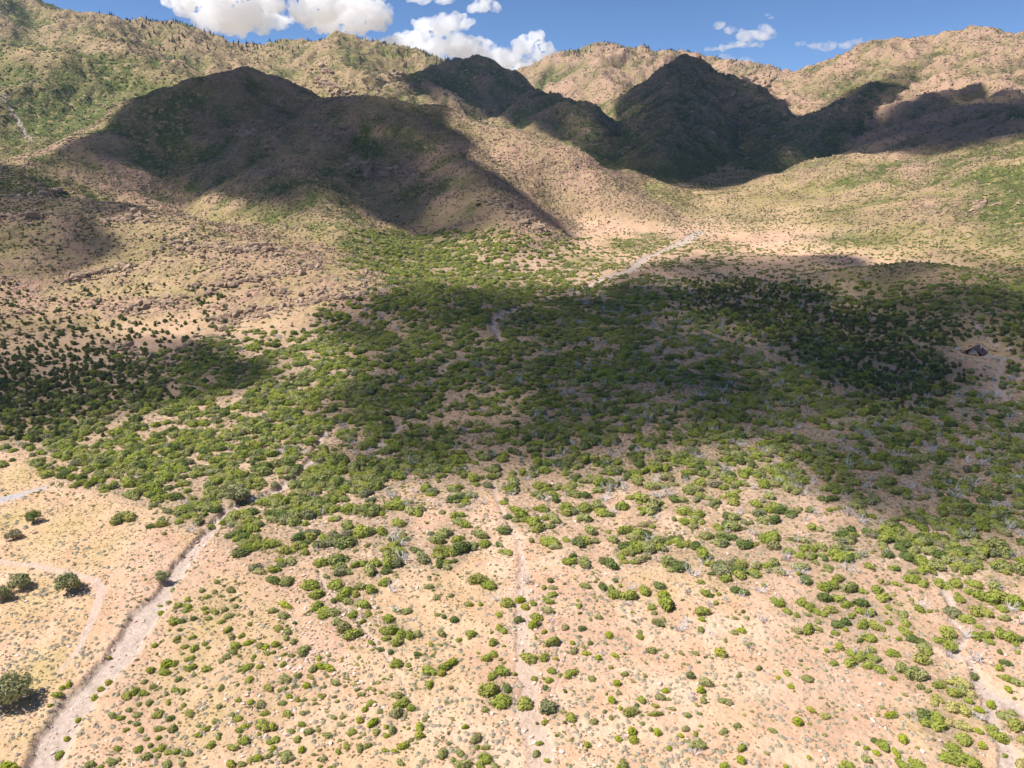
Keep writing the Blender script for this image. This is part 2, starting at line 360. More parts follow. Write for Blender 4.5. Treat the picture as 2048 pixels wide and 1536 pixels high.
ROCK = np.clip(np.maximum(UP, SL * (OWN == 4)) * (.3 + .7 * sstep(-.15, .3, fbm(X / 60, Y / 60, 3, 63))) + .0, 0, 1); ROCK = np.maximum(ROCK, RED)
GREEN = np.clip(GREEN * (1 + .5 * GUL) + UP * (.75 * sstep(.02, .45, GUL) - .35 * sstep(.0, -.35, GUL)), 0, 1)
ROCK = np.clip(ROCK + UP * .7 * sstep(-.05, -.4, GUL) - .5 * sstep(.1, .4, GUL), 0, 1)
LM = np.isin(OWN, [j + 1 for j, r_ in enumerate(RC) if r_[0] in ('left_mountain', 'green_ridge')])
ROCK = ROCK * (1 - .55 * LM); GREEN = np.clip(GREEN + .22 * LM, 0, 1)
LH = np.isin(OWN, [1, 2, 3]); RH = OWN == 4; XF = sstep(-120, 40, X) * LH      # the pale right flank of the broad hill
GREEN = GREEN * (1 - .65 * XF) * (1 - .6 * RH); ROCK = np.clip(ROCK + .45 * XF + .1 * RH, 0, 1)
HILL = np.maximum(SL, sstep(700, 950, R + 60 * fbm(X / 80, Y / 80, 3, 66)))
LIT = np.zeros_like(X)
MA = np.stack([GOLD, WS, HILL, LIT], -1).reshape(-1, 4).astype(np.float32)
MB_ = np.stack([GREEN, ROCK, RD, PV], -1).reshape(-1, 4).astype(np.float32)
VV = np.stack([X, Y, Z], -1).reshape(-1, 3).astype(np.float32)
i = np.arange(nr - 1)[:, None] * NT_ + np.arange(NT_ - 1)[None]
FF = np.stack([i, i + 1, i + NT_ + 1, i + NT_], -1).reshape(-1, 4)
# smooth normals of the whole sheet, so that the cut pieces join without seams
def sheet_normals():
    dx = np.gradient(VV.reshape(nr, NT_, 3).astype(float), axis=1); dy = np.gradient(VV.reshape(nr, NT_, 3).astype(float), axis=0)
    n = np.cross(dx, dy); n /= np.linalg.norm(n, axis=-1, keepdims=True) + 1e-12
    return n.reshape(-1, 3)
NRM = sheet_normals()
names = ['ground'] + [r[0] for r in RC]
own_f = OWN[:-1, :-1].ravel(); up_f = UP[:-1, :-1].ravel()
owner = np.where(up_f < .35, 0, own_f)
KINDNAME = {'left_hill': ('hill', 'broad hill left of the canyon mouth, its face half in cloud shadow'),
 'rock_hill': ('hill', 'low rocky hillside with ledges above the dark tree grove at left'),
 'knoll': ('hill', 'small sunlit knoll at the canyon mouth below the dark slopes'),
 'green_ridge': ('hill', 'green spur behind the broad shadowed hill at far left'),
 'left_mountain': ('mountain', 'long sunlit mountain slope forming the skyline at upper left'),
 'dark_ridge': ('mountain', 'shadowed ridge with a pointed top left of the canyon'),
 'far_mountain': ('mountain', 'flat-topped sunlit mountain behind the canyon'),
 'dark_peak': ('mountain', 'steep shadowed peak in the middle of the canyon'),
 'right_spur': ('mountain', 'spur in cloud shadow climbing right from the canyon'),
 'right_mountain': ('mountain', 'tall sunlit mountain forming the skyline at right'),
 'right_hill': ('hill', 'smooth sunlit tan hillside right of the canyon mouth'),
 'low_hill': ('hill', 'low rounded rise in shadow behind the cabin')}
uniq = sorted(set(names[1:]))
code = np.array([0] + [uniq.index(n) + 1 for n in names[1:]])[owner]
wf = WS[:-1, :-1].ravel() > .4; rf = RD[:-1, :-1].ravel() > .5; pf = PV[:-1, :-1].ravel() > .5
code = np.where(wf, 100, code); code = np.where(rf & ~wf, 101, code); code = np.where(pf & ~wf, 102, code)
def structure(o, label): o['kind'] = 'structure'; o['label'] = label
def build_sheet():
    for c in np.unique(code):
        f = FF[code == c]; vid, inv = np.unique(f, return_inverse=True); inv = inv.reshape(-1, 4)
        if c == 0: nm, lb = 'ground', 'stony sandy fan sloping down from the canyon mouth'
        elif c == 100: nm, lb = 'dry_wash', 'pale sandy dry washes winding down the fan'
        elif c == 101: nm, lb = 'dirt_track', 'faint pinkish dirt tracks across the slope'
        elif c == 102: nm, lb = 'road', 'short pale grey stretches of lane and driveway'
        else: nm, lb = KINDNAME[uniq[c - 1]]
        me = bpy.data.meshes.new(nm); me.vertices.add(len(vid)); me.vertices.foreach_set('co', VV[vid].ravel())
        me.loops.add(inv.size); me.loops.foreach_set('vertex_index', inv.ravel().astype(np.int32))
        me.polygons.add(len(inv)); me.polygons.foreach_set('loop_start', np.arange(0, inv.size, 4, dtype=np.int32))
        me.update(calc_edges=True); me.validate()
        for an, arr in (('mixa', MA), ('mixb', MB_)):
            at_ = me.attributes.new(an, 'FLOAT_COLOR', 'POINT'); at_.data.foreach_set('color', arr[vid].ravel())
        me.polygons.foreach_set('use_smooth', np.ones(len(me.polygons), bool))
        me.normals_split_custom_set_from_vertices(NRM[vid].tolist())
        me.materials.append(GROUND_MAT)
        o = bpy.data.objects.new(nm, me); COL.objects.link(o); structure(o, lb)

# ------------------------------------------------------------------ plant, stone and tree prototypes
def leaf_mat(name, c1, c2, trans=.3):
    m, t, p = new_mat(name); k = N(t)
    oi = k.n('ShaderNodeObjectInfo'); pos = k.n('ShaderNodeNewGeometry').outputs['Position']
    n = k.noise(pos, 1.3, 3, .6)
    f = k.mul(k.mul(oi.outputs['Random'], .65), k.mul(n, .45), 'ADD')
    c = k.mix(f, c1, c2)
    c = k.mix(k.mul(k.ramp(oi.outputs['Random'], .72, 1.0), .45), c, ((c1[0] + c2[0]) * .5 + .05, (c1[1] + c2[1]) * .42, c2[2] + .02))
    k.l(c, p.inputs['Base Color'])
    tr = k.n('ShaderNodeBsdfTranslucent'); k.l(k.mix(.5, c, (.25, .3, .04)), tr.inputs['Color'])
    ms = k.n('ShaderNodeMixShader'); ms.inputs[0].default_value = trans
    out = [x for x in t.nodes if x.type == 'OUTPUT_MATERIAL'][0]
    k.l(p.outputs[0], ms.inputs[1]); k.l(tr.outputs[0], ms.inputs[2]); k.l(ms.outputs[0], out.inputs['Surface'])
    return m
LEAF = {
 'd': leaf_mat('dark_oak_leaves', (.14, .185, .05), (.23, .28, .08)),
 'g': leaf_mat('oak_leaves', (.29, .335, .052), (.46, .475, .105)),
 'o': leaf_mat('olive_leaves', (.33, .35, .11), (.48, .47, .18)),
 'l': leaf_mat('lime_leaves', (.37, .43, .03), (.52, .53, .08)),
 'y': leaf_mat('yellow_leaves', (.52, .49, .13), (.64, .57, .22)),
 's': leaf_mat('sage_leaves', (.42, .37, .245), (.62, .55, .40), .1),
 'j': leaf_mat('juniper_needles', (.13, .155, .055), (.23, .24, .09), .3),
 't': leaf_mat('grey_oak_leaves', (.23, .235, .105), (.36, .35, .18), .25),
 'h': leaf_mat('hill_shrub_leaves', (.14, .15, .06), (.32, .30, .14), .2),
 'p': leaf_mat('pine_needles', (.025, .04, .02), (.055, .07, .03), .05),
 'f': leaf_mat('forb_leaves', (.20, .17, .085), (.36, .31, .17), .1),
 'k': leaf_mat('dry_grass_blades', (.46, .32, .13), (.64, .48, .25), .15),
}
def plain_mat(name, c1, c2, scale=3.0, rough=.9):
    m, t, p = new_mat(name); k = N(t); p.inputs['Roughness'].default_value = rough
    tc = k.n('ShaderNodeTexCoord').outputs['Object']; oi = k.n('ShaderNodeObjectInfo')
    n = k.noise(tc, scale, 5, .65)
    f = k.mul(k.mul(oi.outputs['Random'], .6), k.mul(n, .6), 'ADD')
    k.l(k.mix(f, c1, c2), p.inputs['Base Color'])
    b = k.n('ShaderNodeBump'); b.inputs['Strength'].default_value = .4; b.inputs['Distance'].default_value = .1
    k.l(k.noise(tc, scale * 3, 4), b.inputs['Height']); k.l(b.outputs[0], p.inputs['Normal'])
    return m
ROCKM = plain_mat('pink_rock', (.44, .28, .21), (.74, .58, .48), 2.0)
ROCKD = plain_mat('grey_rock', (.20, .135, .09), (.45, .32, .215), 2.0)
BARK = plain_mat('bark', (.09, .065, .05), (.19, .15, .12), 6.0)
DEAD = plain_mat('dead_wood', (.42, .38, .36), (.68, .63, .60), 6.0)

def mesh_from(name, V, F, mats, mi=None, smooth=False):
    me = bpy.data.meshes.new(name); me.from_pydata([tuple(map(float, v)) for v in V], [], [tuple(map(int, f)) for f in F])
    for m in mats: me.materials.append(m)
    if mi is not None: me.polygons.foreach_set('material_index', np.asarray(mi, np.int32))
    if smooth: me.polygons.foreach_set('use_smooth', np.ones(len(me.polygons), bool))
    me.update(); return me

def leaf_quads(C, Nn, size, rg, stretch=1.25):
    """irregular four-sided leaf sprays at C, facing roughly along Nn"""
    n = len(C); Nn = Nn + rg.normal(0, .36, (n, 3)); Nn /= np.linalg.norm(Nn, axis=1, keepdims=True)
    a = np.cross(Nn, rg.normal(0, 1, (n, 3))); a /= np.linalg.norm(a, axis=1, keepdims=True) + 1e-9
    b = np.cross(Nn, a); s = (size * rg.uniform(.6, 1.3, n))[:, None]
    jit = lambda: rg.uniform(.7, 1.25, (n, 1))
    V = np.stack([C + a * s * stretch * jit(), C + b * s * jit(), C - a * s * stretch * jit(), C - b * s * jit() + Nn * s * .3], 1).reshape(-1, 3)
    F = np.arange(n * 4).reshape(n, 4)
    return V, F

def lobed_points(lobes, n, rg, inner=.1):
    L = np.array(lobes); wt = L[:, 3] ** 2; k = rg.choice(len(L), n * 3, p=wt / wt.sum())
    d = rg.normal(0, 1, (n * 3, 3)); d /= np.linalg.norm(d, axis=1, keepdims=True)
    lump = 1 + .24 * np.sin(d[:, 0] * 7 + k * 2.1) * np.cos(d[:, 1] * 6 + k) + .16 * np.sin(d[:, 2] * 9 + k * 1.3)
    rad = L[k, 3] * lump * np.where(rg.random(n * 3) < inner, rg.uniform(.55, .9, n * 3), rg.uniform(.92, 1.08, n * 3))
    P = L[k, :3] + d * rad[:, None] * np.array((1, 1, .85))
    keep = P[:, 2] > .02
    ins = np.zeros(len(P), bool)
    for j in range(len(L)):
        ins |= (np.linalg.norm((P - L[j, :3]) / np.array((1, 1, .85)), axis=1) < L[j, 3] * .82) & (k != j)
    keep &= ~ins | (rg.random(len(P)) < .08)
    P = P[keep][:n]; d = d[keep][:n]
    return P, d
def tube(path, r0, r1, sides=3):
    path = np.array(path, float); V = []; F = []; n = len(path)
    for i, p in enumerate(path):
        t = path[min(i + 1, n - 1)] - path[max(i - 1, 0)]; t /= np.linalg.norm(t) + 1e-9
        a = np.cross(t, (0.3, .9, .2)); a /= np.linalg.norm(a) + 1e-9; b = np.cross(t, a); r = r0 + (r1 - r0) * i / (n - 1)
        for s in range(sides):
            q = 2 * math.pi * s / sides; V.append(p + r * (math.cos(q) * a + math.sin(q) * b))
    for i in range(n - 1):
        for s in range(sides):
            s2 = (s + 1) % sides; F.append((i * sides + s, i * sides + s2, (i + 1) * sides + s2, (i + 1) * sides + s))
    return np.array(V), F
def merge(parts):
    V = []; F = []; o = 0
    for v, f in parts:
        V.append(np.asarray(v)); F += [tuple(int(i) + o for i in q) for q in f]; o += len(v)
    return np.concatenate(V), F

def shrub_mesh(name, mat, seed, n=620, leaf=.085, flat=.75, spread=.55, nl=7):
    rg = np.random.default_rng(seed); lobes = []
    for i in range(nl):
        a = rg.uniform(0, 6.283); q = spread * math.sqrt(rg.random()) if i else .05
        s = rg.uniform(.32, .52) * (1 - .25 * q)
        lobes.append((math.cos(a) * q, math.sin(a) * q, s * .5 + rg.uniform(0, .28) * flat * (1 - q), s))
    P, d = lobed_points(lobes, n, rg); P[:, 2] *= flat / .75
    V, F = leaf_quads(P, d, leaf, rg); k = len(F)
    if n < 200: return mesh_from(name, V, F, [mat])
    stems = []
    for i in range(9):
        a = rg.uniform(0, 6.283); q = rg.uniform(.35, .95); h = rg.uniform(.65, 1.08) * flat * (1.15 - .5 * q)
        stems.append(tube([(0, 0, -.03), (math.cos(a) * q * .5, math.sin(a) * q * .5, h * .55), (math.cos(a) * q, math.sin(a) * q, h)], .022, .012))
    sv, sf = merge(stems); V, F = merge([(V, F), (sv, sf)])
    return mesh_from(name, V, F, [mat, DEAD], [0] * k + [1] * len(sf))
def sage_mesh(name, mat, seed, n=110):
    rg = np.random.default_rng(seed); a = rg.uniform(0, 6.283, n); q = np.sqrt(rg.random(n)); h = (1 - q ** 2 * .7) * rg.uniform(.35, .75, n)
    P = np.stack([np.cos(a) * q * .9, np.sin(a) * q * .9, h], 1)
    V, F = leaf_quads(P, np.stack([np.cos(a) * q, np.sin(a) * q, np.full(n, .8)], 1), .13, rg, 1.4)
    V2, F2 = leaf_quads(P * np.array((.7, .7, .45)), np.stack([np.cos(a), np.sin(a), np.full(n, .2)], 1)[:n], .13, rg, 1.4)
    V, F = merge([(V, F), (V2[:160], F2[:40])])
    return mesh_from(name, V, F, [mat])
def tuft_mesh(name, mat, seed, n=26):
    rg = np.random.default_rng(seed); V = []; F = []
    for i in range(n):
        a = rg.uniform(0, 6.283); b = np.array((math.cos(a), math.sin(a), 0)) * rg.uniform(0, .6); o = np.array((math.cos(a + 1), math.sin(a + 1), 0))
        tip = b * 1.7 + np.array((0, 0, rg.uniform(.4, .8))); w_ = .09
        V += [b - o * w_, b + o * w_, tip]; F.append((3 * i, 3 * i + 1, 3 * i + 2))
    return mesh_from(name, V, F, [mat])
def snag_mesh(name, mat, seed, stems=6, lean=.8):
    rg = np.random.default_rng(seed); parts = []
    def grow(p, d, L, r, lev):
        pts = [p]; q = p.copy(); dd = d / np.linalg.norm(d)
        for i in range(3):
            dd = dd + rg.normal(0, .16, 3) + np.array((0, 0, .04)); dd /= np.linalg.norm(dd); q = q + dd * L / 3; pts.append(q.copy())
        parts.append(tube(pts, r, r * .45))
        if lev < 2:
            for i in range(3 if lev == 0 else 2):
                j = rg.integers(1, 4); grow(pts[j], dd + rg.normal(0, .65, 3), L * rg.uniform(.45, .7), r * .6, lev + 1)
    for i in range(stems):
        a = i * 6.283 / stems + rg.uniform(-.4, .4)
        grow(np.array((math.cos(a) * .1, math.sin(a) * .1, -.05)), np.array((math.cos(a) * lean, math.sin(a) * lean, 1.0)), rg.uniform(.6, 1.0), .06, 0)
    V, F = merge(parts); return mesh_from(name, V, F, [mat])
def rock_mesh(name, mat, seed, flat=.7, cuts=9):
    import bmesh
    rg = np.random.default_rng(seed); bm = bmesh.new(); bmesh.ops.create_icosphere(bm, subdivisions=2, radius=1)
    V = np.array([v.co for v in bm.verts])
    for _ in range(cuts):
        nrm = rg.normal(0, 1, 3); nrm /= np.linalg.norm(nrm); d = rg.uniform(.5, .8)
        s = V @ nrm; V -= np.maximum(s - d, 0)[:, None] * nrm
    V *= np.array((1, rg.uniform(.65, .95), flat)) * (1 + .06 * rg.normal(0, 1, (len(V), 1)))
    V[:, 2] += flat * .35
    F = [[v.index for v in f.verts] for f in bm.faces]; bm.free()
    return mesh_from(name, V, F, [mat])
def juniper_mesh(name, seed, mat, n=520, leaf=.085, tall=.95):
    rg = np.random.default_rng(seed); lobes = []
    for i in range(11):
        h = rg.uniform(.25, 1.0); q = .5 * (1.15 - h) ** .6 * math.sqrt(rg.random()); a = rg.uniform(0, 6.283)
        lobes.append((math.cos(a) * q, math.sin(a) * q, h * tall, rg.uniform(.26, .42) * (1.25 - .55 * h)))
    P, d = lobed_points(lobes, n, rg, .12)
    V, F = leaf_quads(P, d, leaf, rg)
    return V, F
def juniper_proto(name, seed, n=520, leaf=.085):
    V, F = juniper_mesh(name, seed, None, n, leaf); tv, tf = tube([(0, 0, -.1), (.03, .02, .3), (0, 0, .7)], .1, .05, 5)
    k = len(F); V, F = merge([(V, F), (tv, tf)])
    return mesh_from(name, V, F, [LEAF['j'], BARK], [0] * k + [1] * len(tf))
def pine_proto(name, seed):
    rg = np.random.default_rng(seed); parts = []
    for L in range(6):
        z0 = .16 + L * .14; r = .25 * (1 - L / 6.6); n = 7; V = [(0, 0, z0 + .24)]
        for s in range(n * 2):
            a = 6.283 * s / (n * 2); q = r * (1 if s % 2 else .55) * rg.uniform(.8, 1.2); V.append((math.cos(a) * q, math.sin(a) * q, z0 - .03 * (s % 2)))
        parts.append((np.array(V), [(0, 1 + s, 1 + (s + 1) % (2 * n)) for s in range(2 * n)]))
    k = sum(len(f) for _, f in parts); tv, tf = tube([(0, 0, -.1), (0, 0, .5)], .03, .015, 4); parts.append((tv, tf))
    V, F = merge(parts); return mesh_from(name, V, F, [LEAF['p'], BARK], [0] * k + [1] * len(tf))

PROTO = {}
for tone in 'dgolyt':
    PROTO[tone] = [shrub_mesh(f'shrub_leaves_{tone}{i}', LEAF[tone], 100 + i * 7 + ord(tone), flat=(.75, .85, .65, .8, .7)[i], nl=(7, 9, 6, 8, 6)[i], spread=(.55, .55, .5, .55, .42)[i]) for i in range(5)]
PROTO['bushy'] = [shrub_mesh(f'round_bush_{i}', LEAF['l'], 900 + i, n=620, flat=.8, spread=.3, nl=5) for i in range(3)]
PROTO['h'] = [shrub_mesh(f'hill_shrub_{i}', LEAF['h'], 300 + i, n=70, leaf=.22, nl=4) for i in range(4)]
PROTO['s'] = [sage_mesh(f'sagebrush_{i}', LEAF['s'], 400 + i) for i in range(4)]
PROTO['k'] = [tuft_mesh(f'grass_tuft_{i}', LEAF['k'], 450 + i) for i in range(3)]
PROTO['f'] = [sage_mesh(f'forb_{i}', LEAF['f'], 470 + i, 34) for i in range(3)]
PROTO['x'] = [snag_mesh(f'snag_{i}', DEAD, 500 + i, stems=(6, 7, 5, 4)[i], lean=(.8, 1.0, .6, .35)[i]) for i in range(4)]
PROTO['r'] = [rock_mesh(f'stone_{i}', ROCKM, 600 + i, flat=(.6, .8, .5, .7, .65)[i]) for i in range(5)]
PROTO['R'] = [rock_mesh(f'hill_rock_{i}', ROCKD, 650 + i, flat=(.6, .9, .5, .8)[i]) for i in range(4)]
PROTO['j'] = [juniper_proto(f'juniper_{i}', 700 + i) for i in range(4)]
PROTO['p'] = [pine_proto(f'pine_{i}', 800 + i) for i in range(3)]

# ------------------------------------------------------------------ where things grow: a survey of the fan in 64 x 48 px plots of the photograph
def survey(v0, rows): return v0, np.array([[int(c) for c in r] for r in rows], float) / 10
OAK_MAP = survey(480, [
 "00000000000787664325543222222222", "00000000000056554443332222223345", "00000000000378766654533333334456",
 "00000000007888766776554433333334", "00000037888888776666666554433212", "00005787887876775667765544433212",
 "33336676778877666776688766543444", "45667776777877665655466776655555", "37778888777877645554456776666666",
 "14678888888887434443334556666667", "02334666888854224543334345666667", "00112355777642234533333345656666",
 "00000014676533223433433334556666", "00000001466432223222323334455556"])
JUN_MAP = survey(480, [
 "00000000000000000000000000000000", "00000000000000000000000000000000", "10101010000000000000025532000000",
 "11111110000000000000000467765312", "22222110000000000000000005888612", "66654200000000000000000000599711",
 "99998200000000000000000000045100", "98200000000000000000000000000000"])
SNAG_MAP = survey(576, [
 "00000000001110000011111111100000", "00000000011111111122222112100000", "00000000111111111233333221000000", "00000000001111111233333333211000",
 "00000000111111112233333333333333", "00000000011111112223333333443333", "00000011111111122222333334444444", "00001112222111122222332233444444",
 "00000111111112222222223333334444", "00000011111211222222222222333444", "00000000011111111111222222222233", "00000000001111111111112212222222",
 "00000000000010101011111121222222", "00000000000100010011111011111111", "00000000000000000010010100111111"])
SAGE_MAP = survey(624, [
 "00000000000000000000112222223333", "00000000000000000000223333333343", "00000000000000000000223334433343", "00000000000000000001223344455555",
 "00000000000000000011223355666666", "11000001001111110112222344555555", "11000000001111110222222233444455", "10000000011123330222222222334444",
 "22001001001223333222222223333333", "24431001001233333323333332222222", "34564331112333344444433333322222", "45566542222344444454444433332222",
 "66555532223444455555444444443222", "77655432223455556655555555544333", "87655433333455566666555555544433", "77665444444555666666655555544433",
 "78665554444556666666666665544433", "78765555555566677777776666554433", "78765555555566677777776666555443"])
def plot_value(mp, P):
    v0, A = mp; u, v, z = project(P)
    fi = np.clip((v - v0 - 24) / 48, 0, A.shape[0] - 1); fj = np.clip((u - 32) / 64, 0, A.shape[1] - 1)
    i = np.clip(fi.astype(int), 0, A.shape[0] - 2); j = np.clip(fj.astype(int), 0, A.shape[1] - 2); a = fi - i; b = fj - j
    val = (A[i, j] * (1 - b) + A[i, j + 1] * b) * (1 - a) + (A[i + 1, j] * (1 - b) + A[i + 1, j + 1] * b) * a
    return np.where((v < v0 - 20) | (v > v0 + 48 * A.shape[0] + 20), 0, val)
def sow(n, r0, r1, half=40.0, seed=1, p=1.0):
    """n points spread evenly per square metre over a sector of the land"""
    rg = np.random.default_rng(seed); a = np.radians(rg.uniform(-half, half, n))
    r = np.sqrt(rg.uniform(r0 ** 2, r1 ** 2, n)); x = r * np.sin(a); y = r * np.cos(a)
    return np.stack([x, y, zat(x, y)], 1), rg

SETS = {}                          # kind -> list of arrays: x y z, radius, tone index, height factor
def put(kind, P, rad, tone, hz=None):
    SETS.setdefault(kind, []).append((P, np.broadcast_to(rad, len(P)).astype(float).copy(), np.array(list(tone)) if isinstance(tone, str) and len(tone) > 1 else np.full(len(P), tone), np.broadcast_to(1.0 if hz is None else hz, len(P)).astype(float).copy()))

